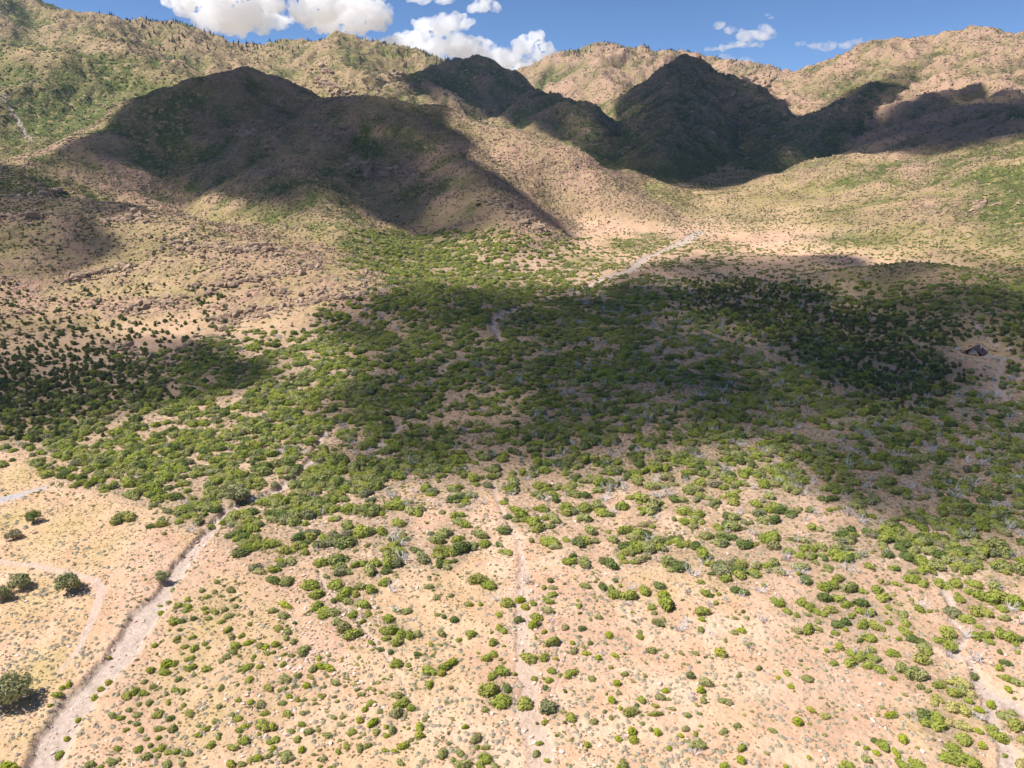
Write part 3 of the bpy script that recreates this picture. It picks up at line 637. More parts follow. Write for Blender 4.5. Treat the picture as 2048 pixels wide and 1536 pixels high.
# shrubs of the foreground one by one: (x, y, width, tone) read in four enlarged plots of the photograph
NEAR = {
0: "1390 105 65 o 1350 205 50 o 1425 225 65 g 1500 185 60 l 1495 235 70 g 1490 275 55 g 1280 235 40 l 1290 290 65 l 1620 108 60 o 1715 120 60 o 1655 155 70 g 1845 105 75 o 1735 40 60 o 1760 155 45 o 1635 255 55 g 1650 285 60 l 1720 272 80 g 1795 255 70 o 1890 228 70 o 1855 190 40 d 1890 165 40 o 1920 190 40 o 1400 350 100 g 1465 355 60 d 1550 335 60 d 1670 330 65 o 1775 360 65 g 1830 310 80 o 2000 285 60 o 1995 380 50 o 1820 425 75 g 1440 425 45 d 1410 500 70 g 1535 485 65 g 1480 560 60 g 1555 560 90 g 1640 535 55 g 1665 568 45 g 1240 548 70 l 1850 475 75 o 1930 470 60 g 1990 520 80 l 1875 548 90 g 1520 650 75 g 1530 725 90 g 1655 730 85 g 1340 690 110 l 1400 690 80 g 1200 745 85 g 1310 760 90 g 1810 640 70 o 1865 605 70 o 1915 635 40 g 1765 675 55 o 1975 720 100 g 2030 640 50 g 1430 820 60 o 1550 780 45 o 1155 840 60 o 1225 875 65 o 870 850 75 l 810 895 75 l 755 970 75 l 555 860 70 l 500 890 70 l 455 940 85 g 400 1030 45 g 870 648 50 l 1075 915 95 g 1010 950 100 g 1150 930 80 g 1400 905 85 g 1460 920 60 g 1335 945 35 d 1765 890 65 o 1900 865 35 g 2000 820 85 g 1985 905 45 g 1340 1005 60 l 1475 1025 55 g 1445 1060 35 g 1110 1020 50 o 1185 1005 75 o 1030 1065 60 o 900 1110 70 o 960 1130 65 g 1095 1100 75 o 1265 1090 100 g 1360 1130 70 d 1520 1095 80 g 1090 1175 65 o 1010 1230 45 g 1130 1225 60 g 1035 1165 45 d 1280 1215 70 g 1380 1215 85 o 1265 1290 60 g 1175 1300 45 o 1590 1190 50 o 1640 1220 70 l 1585 1260 70 g 1745 1035 65 o 1900 1130 80 g 1860 1105 55 o 1905 985 55 g 2010 1000 80 l 1720 1155 60 o 1960 1190 75 l 1905 1230 70 g 1950 1310 100 g 1870 1360 85 g 1690 1340 90 g 1745 1290 50 g 1755 1260 45 d 1205 1350 55 o 1110 1375 80 g 1290 1365 75 g 1240 1388 50 g 1350 1400 70 g 1410 1400 70 g 940 1375 60 g 1185 1435 100 o 1265 1430 65 o 1500 1405 90 o 625 1145 70 l 540 1295 65 l 475 1425 90 g 720 1490 95 o 890 1475 90 o 955 1460 45 o 1330 1495 95 o 1455 1495 65 o 1850 1490 100 l 1935 1495 70 o 2025 1460 85 g 75 1515 140 l 800 1528 60 g 995 1500 40 l",
512: "140 20 120 d 250 30 130 o 440 55 150 g 485 130 140 g 640 60 140 g 720 110 150 g 680 160 110 g 840 80 100 o 920 95 110 g 1030 35 120 g 800 130 90 g 855 215 120 g 490 225 130 g 550 270 130 g 610 280 110 o 540 310 90 g 770 300 90 g 620 190 70 d 730 190 100 o 240 220 100 l 140 270 80 o 220 310 90 o 850 360 55 g 640 355 100 o 700 400 120 o 780 445 140 g 1060 330 115 g 1120 270 60 g 1200 270 90 o 890 290 80 g 1385 80 70 o 1440 160 80 o 1555 148 60 o 1700 215 80 g 1795 215 60 l 1450 305 60 g 1500 320 60 d 1585 345 90 d 1480 450 85 o 1720 450 105 g 1020 430 110 g 1090 420 110 g 1160 450 110 g 1230 460 100 g 1290 455 90 o 1125 510 110 g 1040 490 80 g 1400 538 50 l 1620 505 55 g 920 525 60 g 995 580 60 d 1075 600 65 d 1290 615 65 d 1130 690 100 g 1220 712 45 g 170 410 100 g 255 435 85 o 250 485 75 o 300 520 65 o 310 370 50 d 150 540 95 l 30 550 80 o 80 560 80 l 375 570 120 o 370 610 90 o 90 610 60 g 140 605 45 o 225 620 50 g 285 630 55 o 510 650 60 l 215 700 60 g 30 720 60 g 150 705 40 d 455 735 80 o 520 710 90 l 590 725 90 l 230 810 110 o 440 805 55 g 330 790 70 o 640 850 75 o 400 870 95 l 100 890 85 g 215 890 80 o 310 875 50 o 265 955 60 l 325 985 60 g 385 985 45 o 520 965 60 g 210 1010 65 o 470 1015 40 o 30 1020 100 o 70 1085 85 g 260 1090 90 g 375 1090 60 o 625 1120 60 o 695 1120 55 o 680 1180 60 o 365 1180 65 g 290 1230 60 g 420 1230 90 o 570 1265 75 o 500 1230 50 o 330 1295 70 g 160 1300 80 g 105 1325 60 g 140 1375 70 l 365 1385 75 l 60 1180 130 g 130 1200 90 l 25 1260 40 g 240 1430 120 o 545 1455 80 o 20 1450 90 l 100 1430 70 o 280 1450 60 o 765 1240 80 g 725 1350 70 g 830 1365 80 o 890 1350 70 o 660 1395 60 g 515 1515 40 g 870 1060 65 l 915 1005 80 g 995 1075 55 g 940 900 50 o 1000 925 45 l 850 935 70 o 810 900 50 o 830 1140 90 l 930 1155 125 l 960 1245 70 g 1045 1200 60 l 1090 1220 90 o 1050 1270 65 l 1120 1090 110 o 1160 1005 120 g 1240 1045 90 g 1130 945 90 o 1310 1190 110 l 1310 1262 95 l 1385 860 80 l 1390 740 125 g 1510 710 120 g 1575 680 110 l 1485 770 95 l 1670 1200 70 l 1180 1350 110 l 1110 1395 70 l 1035 1385 60 g 1145 1485 85 o 1490 1410 100 o 1630 1410 85 o 1575 1465 50 g 1650 1500 140 o 1760 1290 105 o 1770 1365 50 g 1830 1370 60 g 1830 1450 110 g 1790 1500 90 g 1910 1510 80 o 1845 1060 80 o 2010 200 120 g 1895 520 90 g 1900 610 90 g 1840 650 90 g 1975 745 120 g 1890 790 95 g 1850 900 160 g 1970 985 175 g 2010 880 110 d 1940 400 70 l 1970 430 80 g 1940 300 70 l 1780 20 130 g 1860 60 130 g",
1024: "300 30 70 d 255 88 55 g 325 90 70 o 325 140 95 g 265 175 55 g 300 195 75 g 165 210 70 g 65 190 90 l 100 240 100 l 290 260 110 o 195 310 120 g 180 375 115 l 50 345 110 d 260 440 65 l 420 400 75 o 555 410 80 d 315 520 120 g 190 490 45 g 485 528 60 l 630 530 55 d 575 565 50 o 495 590 85 o 595 610 65 l 690 645 75 l 825 628 60 l 900 620 35 d 770 465 85 l 690 320 70 o 535 230 65 g 525 190 35 g 545 295 35 d 590 70 90 o 720 75 100 d 790 95 80 o 825 135 120 g 930 145 140 g 1055 105 115 g 1175 70 110 d 1215 140 120 l 1230 200 180 g 825 30 55 d 865 75 45 g 1115 245 75 g 1140 290 60 o 1165 370 100 d 1210 340 60 o 1025 480 70 g 1020 440 50 o 925 415 40 o 1275 410 40 o 1510 40 70 g 1550 125 90 g 1590 150 60 d 1790 100 100 d 1850 120 100 d 1630 210 55 g 1650 140 50 l 1530 270 120 g 1515 340 75 l 1710 10 110 g 2010 70 60 l 1840 430 80 l 1770 445 75 o 1510 425 75 o 1845 280 45 d 1880 332 45 o 1785 330 50 o 1900 540 60 l 1705 505 50 o 1670 605 125 l 1470 610 65 o 1350 610 50 o 1230 635 55 o 1115 590 80 o 1060 790 50 o 900 775 70 o 790 725 50 g 840 850 95 l 855 930 55 o 640 810 75 o 130 640 145 g 260 640 95 g 465 765 115 g 385 790 60 g 180 815 75 g 290 820 80 g 315 750 80 g 265 890 70 d 425 915 45 d 355 660 45 l 105 1000 165 g 300 1025 170 t 480 1120 110 g 640 1155 85 o 260 1160 75 l 420 1165 40 d 200 1175 40 d 360 1270 40 d 220 1335 65 g 190 1415 80 o 280 1475 60 l 605 1345 75 l 800 990 85 l 870 1050 60 l 950 1080 110 g 1035 980 90 g 1000 1030 45 d 1130 1095 80 g 1190 1095 45 d 1145 1030 55 g 785 1125 60 o 960 1235 100 l 980 1300 90 l 850 1295 70 l 1170 1240 95 l 1110 1220 50 o 1255 1368 70 l 1345 1268 60 l 1390 1215 75 o 1470 1262 55 g 1395 1315 45 o 1490 1340 120 o 1400 1105 70 o 1500 1098 40 g 1425 790 95 d 1550 840 115 o 1515 905 90 l 1530 985 70 o 1225 905 70 l 1190 960 90 o 1685 990 80 o 1745 1010 80 o 1690 1235 80 o 1835 1370 85 g 1835 1465 105 l 1800 1190 65 o 1970 730 65 o 1815 790 50 o 1700 870 45 o 890 1500 100 o 1700 1515 90 l 2040 1410 50 o 20 780 50 l 1285 1050 60 o 850 1530 50 l",
1536: "290 20 120 d 450 80 110 g 510 70 110 g 560 15 100 g 650 80 140 o 760 110 80 g 870 90 120 g 930 160 140 g 1030 55 70 g 1140 15 120 g 1230 45 110 g 1100 100 60 o 900 35 60 g 40 185 100 g 90 205 100 g 145 270 90 g 230 305 60 g 270 205 100 g 340 240 100 g 390 270 90 g 430 295 80 g 500 255 120 g 325 305 55 o 560 165 110 g 620 210 110 g 460 160 120 d 740 200 120 d 740 265 110 g 820 280 110 g 670 305 75 g 395 350 75 o 550 370 110 d 610 360 100 d 330 410 130 g 400 420 70 g 230 430 80 o 540 445 75 g 620 425 65 l 760 375 120 g 840 375 130 g 890 400 100 g 960 370 60 g 965 250 60 g 1040 215 55 o 945 295 35 g 1070 290 110 o 1090 355 110 g 1060 415 80 g 1110 450 95 g 1150 185 45 g 1210 250 100 g 1290 280 45 g 1375 40 120 g 1430 90 80 g 1500 50 120 g 1600 100 100 g 1640 50 120 g 1535 180 90 g 1510 140 60 g 1480 285 150 t 1590 320 140 g 1650 270 120 g 1720 280 120 g 1700 140 150 g 1790 170 150 g 1870 150 150 g 1950 190 160 g 1830 60 150 o 1880 250 100 g 2020 250 80 g 1890 330 90 o 1690 390 80 g 1670 475 100 g 1740 465 100 g 1770 520 75 g 1850 440 120 g 1930 470 140 g 2020 490 90 d 1980 540 60 g 1440 445 150 g 1370 510 100 g 1460 550 125 g 1850 600 60 d 1990 600 60 g 805 485 115 g 730 510 60 d 935 490 40 l 1050 500 55 l 1150 495 110 d 1210 510 90 d 1250 550 140 o 820 580 90 g 1000 605 115 g 1230 640 155 g 1280 595 90 g 575 560 90 l 660 610 90 g 730 630 110 g 800 630 100 g 660 685 120 g 525 690 80 g 800 700 110 g 880 730 120 g 850 650 100 o 465 590 60 l 150 765 75 g 80 805 60 l 320 810 105 o 185 875 65 l 205 915 35 l 1060 720 130 o 1150 760 150 o 1220 790 130 o 1000 810 65 g 1370 870 90 g 1480 920 130 g 1560 900 120 o 1360 970 100 g 1220 880 70 o 1280 910 60 o 1090 945 45 o 1600 990 80 g 1490 820 150 y 1580 850 120 y 1610 930 110 y 1480 1040 150 y 1560 1060 130 y 1470 1170 120 y 1560 1190 110 y 1250 1100 140 d 1340 1120 140 g 1370 1190 150 g 1260 1160 120 g 1640 790 100 d 1900 690 90 d 1845 730 90 l 1900 810 90 g 1970 820 110 o 2030 850 90 o 1920 900 90 l 1775 1020 100 l 1685 1055 100 l 1860 1090 120 o 1950 1080 90 o 1980 1170 160 g 1930 1130 100 o 1790 1220 120 g 1840 1270 140 g 1880 1310 80 g 1680 1230 80 l 1570 1295 140 g 985 1105 100 l 1085 1290 120 l 895 1045 45 o 230 1150 120 l 920 1345 120 g 850 1310 70 d 790 1375 60 l 860 1405 75 l 1020 1405 85 l 715 1335 45 o 780 1445 100 o 325 1450 60 l 1470 1360 130 g 1450 1440 160 g 1540 1430 150 g 1620 1470 140 g 630 1515 130 g 1090 1500 130 g 1190 1500 140 g 2030 1300 100 y 2020 1500 120 y 1720 1350 100 l 1890 1430 50 g 140 1520 60 l 35 1230 70 o 340 1065 70 l 450 1110 80 y 1330 1000 80 y"}
for ox, txt in NEAR.items():
    f = txt.split(); q = np.array([(float(f[i]), float(f[i + 1]), float(f[i + 2])) for i in range(0, len(f), 4)]); tn = [f[i] for i in range(3, len(f), 4)]
    u = ox + q[:, 0] / 4; v = 1152 + q[:, 1] / 4; wpx = q[:, 2] / 4
    P = cast(u, v + .22 * wpx); z = (P - CAM) @ FWD
    rad = wpx / 2 * z / FPX * 1.12
    for grp, tones in (('scrub_oak', 'dgoyt'), ('round_bush', 'l')):
        m = np.array([t in tones for t in tn])
        if m.any(): put(grp, P[m], rad[m], ''.join(np.array(tn)[m]) if m.sum() > 1 else np.array(tn)[m][0], rng.uniform(.8, 1.1, m.sum()))

# thickets on the fan
P, rg = sow(90000, 165, 680, 40, 21)
c = plot_value(OAK_MAP, P); cl = fbm(P[:, 0] / 9, P[:, 1] / 9, 3, 41) + .5 * fbm(P[:, 0] / 30, P[:, 1] / 30, 2, 43)
dist = np.hypot(P[:, 0], P[:, 1])
u, v, _ = project(P); c = np.where(v > 1150, 0, c)
ws_, rd_, _, _ = strips(P[:, 0], P[:, 1])
dens = -np.log(1 - .85 * np.clip(c, 0, .97)) / 6.6 * np.clip(1 + 3.0 * cl, .05, 3.1)      # shrubs per m2
area = math.radians(80) * .5 * (680 ** 2 - 165 ** 2)
keep = rg.random(len(P)) < dens * area / len(P)
keep &= (ws_ < .3) & (rd_ < .3) & (np.hypot(P[:, 0] - HOUSE[0], P[:, 1] - HOUSE[1]) > 13)
P = P[keep]; dist = dist[keep]; keep = slice(None)
mate = rg.random(len(P)) < .62; Q = P[mate] + np.column_stack([rg.normal(0, 1.9, mate.sum()), rg.normal(0, 1.3, mate.sum()), np.zeros(mate.sum())])   # shrubs grow in clumps
P = np.concatenate([P, Q]); dist = np.concatenate([dist, dist[mate]])
tn = rg.choice(list('gggggooddt'), len(P)); tn = np.where((rg.random(len(P)) < .08) & (dist[keep] < 300), 'o', tn)
u, v, _ = project(P); hi_ = sstep(600, 530, v) * sstep(1000, 1300, u)
tn = np.where((rg.random(len(P)) < .7 * hi_) | (rg.random(len(P)) < .12), 'o', tn)
put('scrub_oak', P, rg.uniform(.9, 2.4, len(P)) * rg.uniform(.8, 1.15, len(P)) * (1 - .42 * hi_), ''.join(tn), rg.uniform(.7, 1.15, len(P)))
print('thicket shrubs', len(P))
# junipers
P, rg = sow(40000, 200, 640, 40, 22)
c = plot_value(JUN_MAP, P); area = math.radians(80) * .5 * (640 ** 2 - 200 ** 2)
_, rd_, _, _ = strips(P[:, 0], P[:, 1])
keep = (rg.random(len(P)) < -np.log(1 - .95 * np.clip(c, 0, .99)) / np.where(P[:, 0] > 0, 2.3, 3.2) * area / len(P)) & (rd_ < .2) & (np.hypot(P[:, 0] - HOUSE[0], P[:, 1] - HOUSE[1]) > 14)
P = P[keep]; put('juniper_tree', P, rg.uniform(.85, 1.75, len(P)), 'j', rg.uniform(.9, 1.25, len(P))); print('junipers', len(P))
# dead shrubs
P, rg = sow(60000, 150, 520, 40, 23)
c = plot_value(SNAG_MAP, P); area = math.radians(80) * .5 * (520 ** 2 - 150 ** 2)
keep = rg.random(len(P)) < c * .062 * area / len(P)
P = P[keep]; put('dead_shrub', P, rg.uniform(1.0, 2.2, len(P)), 'x', rg.uniform(.8, 1.3, len(P))); print('snags', len(P))
SN = [(1372,1180,26),(300,1183,0),(647,1488,20),(1360,1250,34),(1420,1262,22),(1380,1390,26),(1390,1500,28),(1375,1238,22),(1720,1300,30),(1740,1225,26),(1955,1310,40),(1960,1430,28),(785,1170,40),(790,1215,30),(1100,1235,24),(1420,1205,24),(1525,1235,24),(1010,1375,16),(620,1165,18),(1450,1195,20),(1605,1160,26),(1520,1175,30),(1500,1285,26),(85,1183,26)]
a = np.array([s for s in SN if s[2]], float); P = cast(a[:, 0], a[:, 1] + a[:, 2] * .3); put('dead_shrub', P, a[:, 2] / 2 * ((P - CAM) @ FWD) / FPX * 1.1, 'x')
# sagebrush
P, rg = sow(170000, 95, 420, 40, 24)
c = plot_value(SAGE_MAP, P); n0 = len(P); cm = rg.random(n0) < np.minimum(c * 1.6, 1); P = P[cm]; c = c[cm]; cl = fbm(P[:, 0] / 7, P[:, 1] / 7, 2, 47); d = np.hypot(P[:, 0], P[:, 1])
ws_, rd_, _, _ = strips(P[:, 0], P[:, 1]); area = math.radians(80) * .5 * (420 ** 2 - 95 ** 2)
keep = (rg.random(len(P)) < c ** 1.3 * np.clip(.75 + 1.7 * cl, 0.03, 2.2) * (.60 + .5 * sstep(190, 140, d)) * area / n0 / np.minimum(c * 1.6, 1)) & (ws_ < .25) & (rd_ < .25)
P = P[keep]; put('sagebrush', P, rg.uniform(.24, .55, len(P)) * (1 + .9 * sstep(170, 300, d[keep])), 's', rg.uniform(.7, 1.1, len(P))); print('sage', len(P))
# small seedlings between the shrubs
P, rg = sow(40000, 95, 260, 40, 27); ws_, rd_, _, _ = strips(P[:, 0], P[:, 1]); cl = fbm(P[:, 0] / 12, P[:, 1] / 12, 3, 49); u, v, _ = project(P)
keep = (rg.random(len(P)) < np.clip(.07 + .3 * cl, 0.01, .3) * (1 + .8 * ((u > 300) & (u < 900)))) & (ws_ < .2) & (rd_ < .2) & ((u > 260) | (v < 1000))
P = P[keep]; put('scrub_oak', P, rg.uniform(.2, .55, len(P)), ''.join(rg.choice(list('ooogty'), len(P))), rg.uniform(.7, 1.0, len(P))); print('seedlings', len(P))
# dry grass tufts
P, rg = sow(60000, 95, 300, 40, 25); g = lookup(GOLD, P[:, 0], P[:, 1]); ws_, rd_, _, _ = strips(P[:, 0], P[:, 1])
keep = (rg.random(len(P)) < .12 + .6 * g) & (ws_ < .3) & (rd_ < .2); P = P[keep]; put('dry_grass', P, rg.uniform(.16, .42, len(P)), 'k'); print('tufts', len(P))
# undergrowth between the thickets
P, rg = sow(90000, 170, 560, 40, 29); c = plot_value(OAK_MAP, P); P = P[rg.random(len(P)) < np.clip(c * .9, 0, .6)]; ws_, rd_, _, _ = strips(P[:, 0], P[:, 1]); P = P[(ws_ < .3) & (rd_ < .2)]
put('undergrowth', P, rg.uniform(.25, .7, len(P)), ''.join(rg.choice(list('fffso'), len(P))), rg.uniform(.7, 1.0, len(P))); print('undergrowth', len(P))
# low dull forbs that fleck the open ground
P, rg = sow(110000, 95, 330, 40, 28); cl = fbm(P[:, 0] / 8, P[:, 1] / 8, 2, 53); P = P[rg.random(len(P)) < np.clip(.35 + .9 * cl, .05, 1)]
ws_, rd_, _, _ = strips(P[:, 0], P[:, 1]); P = P[(ws_ < .3) & (rd_ < .2)]; put('low_forbs', P, rg.uniform(.10, .30, len(P)), 'f'); print('forbs', len(P))
# stones on the fan and in the washes
P, rg = sow(120000, 95, 420, 40, 26); ws_, rd_, _, _ = strips(P[:, 0], P[:, 1])
st = blobs([(620,1250,90,1),(700,1330,80,1),(560,1400,80,.9),(500,1460,80,.8),(720,1230,70,.8),(620,1330,70,1),(640,1060,80,.6),(700,1000,60,.7),(860,1000,70,.6),(1090,1000,60,.5),(1060,1260,60,.8),(1080,1440,60,1),(1120,1500,70,.9),
            (1040,1180,50,.8),(1480,1150,60,.4),(600,1170,60,.7),(450,1400,50,.6),(20,1330,26,2.5),(1110,1340,50,.6),(420,1090,40,.7),(1750,1400,70,.25)], P[:, 0], P[:, 1])
wj = np.maximum(ws_, 0)
keep = rg.random(len(P)) < np.clip(.05 + 1.6 * st + .4 * wj, 0, 1) * (1 - rd_); P = P[keep]
put('boulder', P, .08 + .5 * rg.random(len(P)) ** 3.4, 'r', rg.uniform(.6, 1.1, len(P))); print('stones', len(P))
# hillsides: shrubs and outcrops
HR = lookup(ROCK, X, Y) if False else ROCK
for r0, r1, n, s0, s1, seed in ((300, 1250, 300000, .4, 1.1, 31), (1250, 3100, 200000, .9, 2.3, 32)):
    P, rg = sow(n, r0, r1, 37, seed); up = lookup(np.maximum(SL, sstep(560, 800, R)), P[:, 0], P[:, 1])
    P = P[rg.random(len(P)) < up * .85]; gr = lookup(GREEN, P[:, 0], P[:, 1])
    cl = fbm(P[:, 0] / 22, P[:, 1] / 22, 2, 44) + .6 * fbm(P[:, 0] / 90, P[:, 1] / 90, 2, 45)
    keep = rg.random(len(P)) < np.clip(.24 + .45 * gr + .5 * cl, .03, 1)
    P = P[keep]; put('hill_shrubs', P, rg.uniform(s0, s1, len(P)), 'h', rg.uniform(.7, 1.1, len(P))); print('hill shrubs', len(P))
for r0, r1, n, s0, s1, seed in ((260, 1250, 420000, .3, 1.5, 33), (1250, 3000, 120000, .9, 3.6, 34)):
    P, rg = sow(n, r0, r1, 37, seed); P = P[rg.random(len(P)) < lookup(SL * ROCK, P[:, 0], P[:, 1])]
    up = np.clip(1 - 1.5 * lookup(GUL, P[:, 0], P[:, 1]), .2, 1.8)
    cl = fbm(P[:, 0] / 16, P[:, 1] / 16, 2, 48); band = np.abs(np.mod((P[:, 2] + 2 * fbm(P[:, 0] / 45, P[:, 1] / 45, 2, 5)) / 6.5, 1) - .5) * 2
    keep = rg.random(len(P)) < up * np.clip(.2 + .9 * cl + .5 * sstep(.55, .95, band), 0.02, 1)
    P = P[keep]; put('hill_rocks', P, s0 + (s1 - s0) * rg.random(len(P)) ** 2.5, 'R', rg.uniform(.7, 1.3, len(P))); print('hill rocks', len(P))
# ledges of bare rock across the near left hillside, and the crags of the far slopes
LEDGE = [[(300,735),(350,715),(400,690),(450,660),(500,635),(560,612),(640,600)],[(490,562),(540,552),(590,545),(640,528)],[(420,642),(480,630),(540,618),(600,612)],[(330,505),(370,500),(420,490)],[(180,445),(240,440),(300,432)],
 [(560,600),(600,612),(650,590),(700,600),(760,590)],[(370,575),(430,570),(480,562)],[(250,620),(310,605),(380,600)],[(130,560),(200,545),(260,535)],[(0,430),(40,440),(90,420)],[(10,390),(60,400),(110,385)],[(330,480),(370,505)],[(440,500),(500,495),(560,500)],[(200,690),(260,700),(300,720)],[(540,585),(580,590)],[(640,160),(670,185),(700,190)],[(630,130),(655,150)],[(780,150),(800,165)],[(1490,150),(1510,165),(1520,185)],[(1470,195),(1500,205)],[(980,400),(1040,430),(1080,460)],[(1940,420),(1980,405)],[(470,260),(520,270),(560,300)],[(620,250),(660,270)],[(700,330),(760,350),(820,340)]]
rg = np.random.default_rng(61)
for L in LEDGE:
    a = np.array(L, float); n = int(40 * np.hypot(*np.diff(a, axis=0).T).sum() / 60) + 12
    t = rg.uniform(0, len(a) - 1, n); i0 = np.minimum(t.astype(int), len(a) - 2); q = a[i0] + (t - i0)[:, None] * (a[i0 + 1] - a[i0]) + rg.normal(0, 6.5, (n, 2)) * np.array((1.8, .8))
    P = cast(q[:, 0], q[:, 1]); z = (P - CAM) @ FWD
    put('hill_rocks', P, z / FPX * (2.0 + 8.5 * rg.random(n) ** 2.6), 'R', rg.uniform(.5, 1.2, n))
# pines along the high ridges
P, rg = sow(60000, 1900, 3150, 36, 35); rel = lookup(REL, P[:, 0], P[:, 1]); own = OWN[np.clip(np.searchsorted(rr, np.hypot(P[:, 0], P[:, 1])), 0, nr - 1), np.clip(np.searchsorted(th, np.degrees(np.arctan2(P[:, 0], P[:, 1]))), 0, NT_ - 1)]
cz = np.zeros(len(P)); near = np.full(len(P), 1e9)
for j, (nm, Q, *_r) in enumerate(RC):
    if nm in ('left_mountain', 'far_mountain') and len(Q) > 5:
        for q in range(len(Q) - 1):
            for t in (0, .25, .5, .75): near = np.minimum(near, np.hypot(P[:, 0] - (Q[q] * (1 - t) + Q[q + 1] * t)[0], P[:, 1] - (Q[q] * (1 - t) + Q[q + 1] * t)[1]))
u, v, _ = project(P)
cl = fbm(P[:, 0] / 120, P[:, 1] / 120, 3, 52)
pz = np.exp(-(near / 90) ** 2) * np.clip(.25 + 1.2 * cl, 0, 1) * (((u > 180) & (u < 900)) | ((u > 1130) & (u < 1560)))
pz = np.maximum(pz, .55 * np.exp(-(((u - 330) / 70) ** 2 + ((v - 85) / 18) ** 2)) * (cl > -.1))
keep = rg.random(len(P)) < pz * .75; P = P[keep]
put('pine_tree', P, rg.uniform(4.5, 11, len(P)), 'p', 1.0); print('pines', len(P))

# where shrubs crowd the soil is covered by their litter
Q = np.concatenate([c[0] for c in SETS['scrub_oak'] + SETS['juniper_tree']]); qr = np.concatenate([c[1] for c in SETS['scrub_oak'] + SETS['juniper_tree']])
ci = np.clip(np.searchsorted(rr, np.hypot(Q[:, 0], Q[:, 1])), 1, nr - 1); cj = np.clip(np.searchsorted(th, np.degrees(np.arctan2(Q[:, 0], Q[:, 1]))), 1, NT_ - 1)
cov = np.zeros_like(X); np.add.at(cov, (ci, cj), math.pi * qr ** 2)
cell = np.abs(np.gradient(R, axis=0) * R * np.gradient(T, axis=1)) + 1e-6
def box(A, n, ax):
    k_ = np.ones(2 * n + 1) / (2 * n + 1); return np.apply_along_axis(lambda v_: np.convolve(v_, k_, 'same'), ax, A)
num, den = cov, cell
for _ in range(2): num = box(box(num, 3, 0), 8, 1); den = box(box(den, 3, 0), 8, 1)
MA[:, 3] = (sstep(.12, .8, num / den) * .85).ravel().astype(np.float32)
build_sheet()

# ------------------------------------------------------------------ individuals and masses
def col_word(u, v):
    w1 = np.interp(v, [868, 945, 1015, 1085, 1182, 1222, 1318, 1400, 1536], [643, 605, 458, 397, 325, 290, 230, 150, 75])
    if v > 850:
        if abs(u - w1) < 60 + max(0, v - 1200) * .12: return 'beside the left dry wash'
        if u < w1: return 'on meadow left of the wash'
        if u < 620: return 'right of the dry wash'
        if u < 800: return 'on stones left of centre'
        if u < 950: return 'on sand left of the gully'
        if u < 1135: return 'along the central gully'
        if u < 1290: return 'on sand right of the gully'
        if u < 1480: return 'on pink sand right of centre'
        if u < 1640: return 'on the sandy slope at right'
        if u < 1820: return 'left of the right-hand wash'
        return 'along the right-hand wash'
    if v > 560:
        if u < 380: return 'at the foot of the rocky hill'
        if u < 700: return 'in thickets under the rocky hill'
        if u < 1000: return 'in the shaded thicket left of centre'
        if u < 1300: return 'beside the upper dry wash'
        if u < 1600: return 'in the shaded brush right of centre'
        if u < 1860: return 'in the dark grove left of the cabin'
        return 'near the cabin'
    return 'on the far slopes'
def row_word(v):
    for t, s in ((1480, 'at bottom edge'), (1410, 'near the bottom'), (1340, 'low down'), (1270, 'fairly low'), (1200, 'in lower third'), (1130, 'below middle'), (1040, 'just below middle'), (950, 'at mid height')):
        if v > t: return s
    return ''
ORD = ['leftmost', 'second from left', 'third from left', 'fourth from left', 'fifth from left', 'sixth from left']
TONE = {'d': 'dark-green', 'g': 'mid-green', 'o': 'olive-green', 'l': 'lime-green', 'y': 'yellowish', 't': 'grey-green'}

def make_stuff(name, label, protos, P, rot, scl, idx):
    me = bpy.data.meshes.new(name); me.vertices.add(len(P)); me.vertices.foreach_set('co', P.astype(np.float32).ravel())
    for an, ty, arr in (('inst_rot', 'FLOAT_VECTOR', rot), ('inst_scl', 'FLOAT_VECTOR', scl)):
        a = me.attributes.new(an, ty, 'POINT'); a.data.foreach_set('vector', arr.astype(np.float32).ravel())
    a = me.attributes.new('inst_idx', 'INT', 'POINT'); a.data.foreach_set('value', idx.astype(np.int32))
    pc = bpy.data.collections.new(name + '_kinds')
    for q, pm in enumerate(protos): pc.objects.link(bpy.data.objects.new(f'{name}_kind_{q:03d}', pm))
    g = bpy.data.node_groups.new(name + '_spread', 'GeometryNodeTree')
    g.interface.new_socket('Geometry', in_out='INPUT', socket_type='NodeSocketGeometry'); g.interface.new_socket('Geometry', in_out='OUTPUT', socket_type='NodeSocketGeometry')
    gi = g.nodes.new('NodeGroupInput'); go = g.nodes.new('NodeGroupOutput'); ip = g.nodes.new('GeometryNodeInstanceOnPoints'); ci = g.nodes.new('GeometryNodeCollectionInfo')
    ci.inputs['Collection'].default_value = pc; ci.inputs['Separate Children'].default_value = True; ci.inputs['Reset Children'].default_value = True
    def na(nm, ty):
        n = g.nodes.new('GeometryNodeInputNamedAttribute'); n.data_type = ty; n.inputs['Name'].default_value = nm; return n.outputs['Attribute']
    L = g.links.new
    L(gi.outputs[0], ip.inputs['Points']); L(ci.outputs[0], ip.inputs['Instance']); ip.inputs['Pick Instance'].default_value = True
    L(na('inst_idx', 'INT'), ip.inputs['Instance Index']); L(na('inst_rot', 'FLOAT_VECTOR'), ip.inputs['Rotation']); L(na('inst_scl', 'FLOAT_VECTOR'), ip.inputs['Scale'])
    L(ip.outputs[0], go.inputs[0])
    o = bpy.data.objects.new(name, me); COL.objects.link(o); md = o.modifiers.new('spread', 'NODES'); md.node_group = g
    o['kind'] = 'stuff'; o['label'] = label
    return o

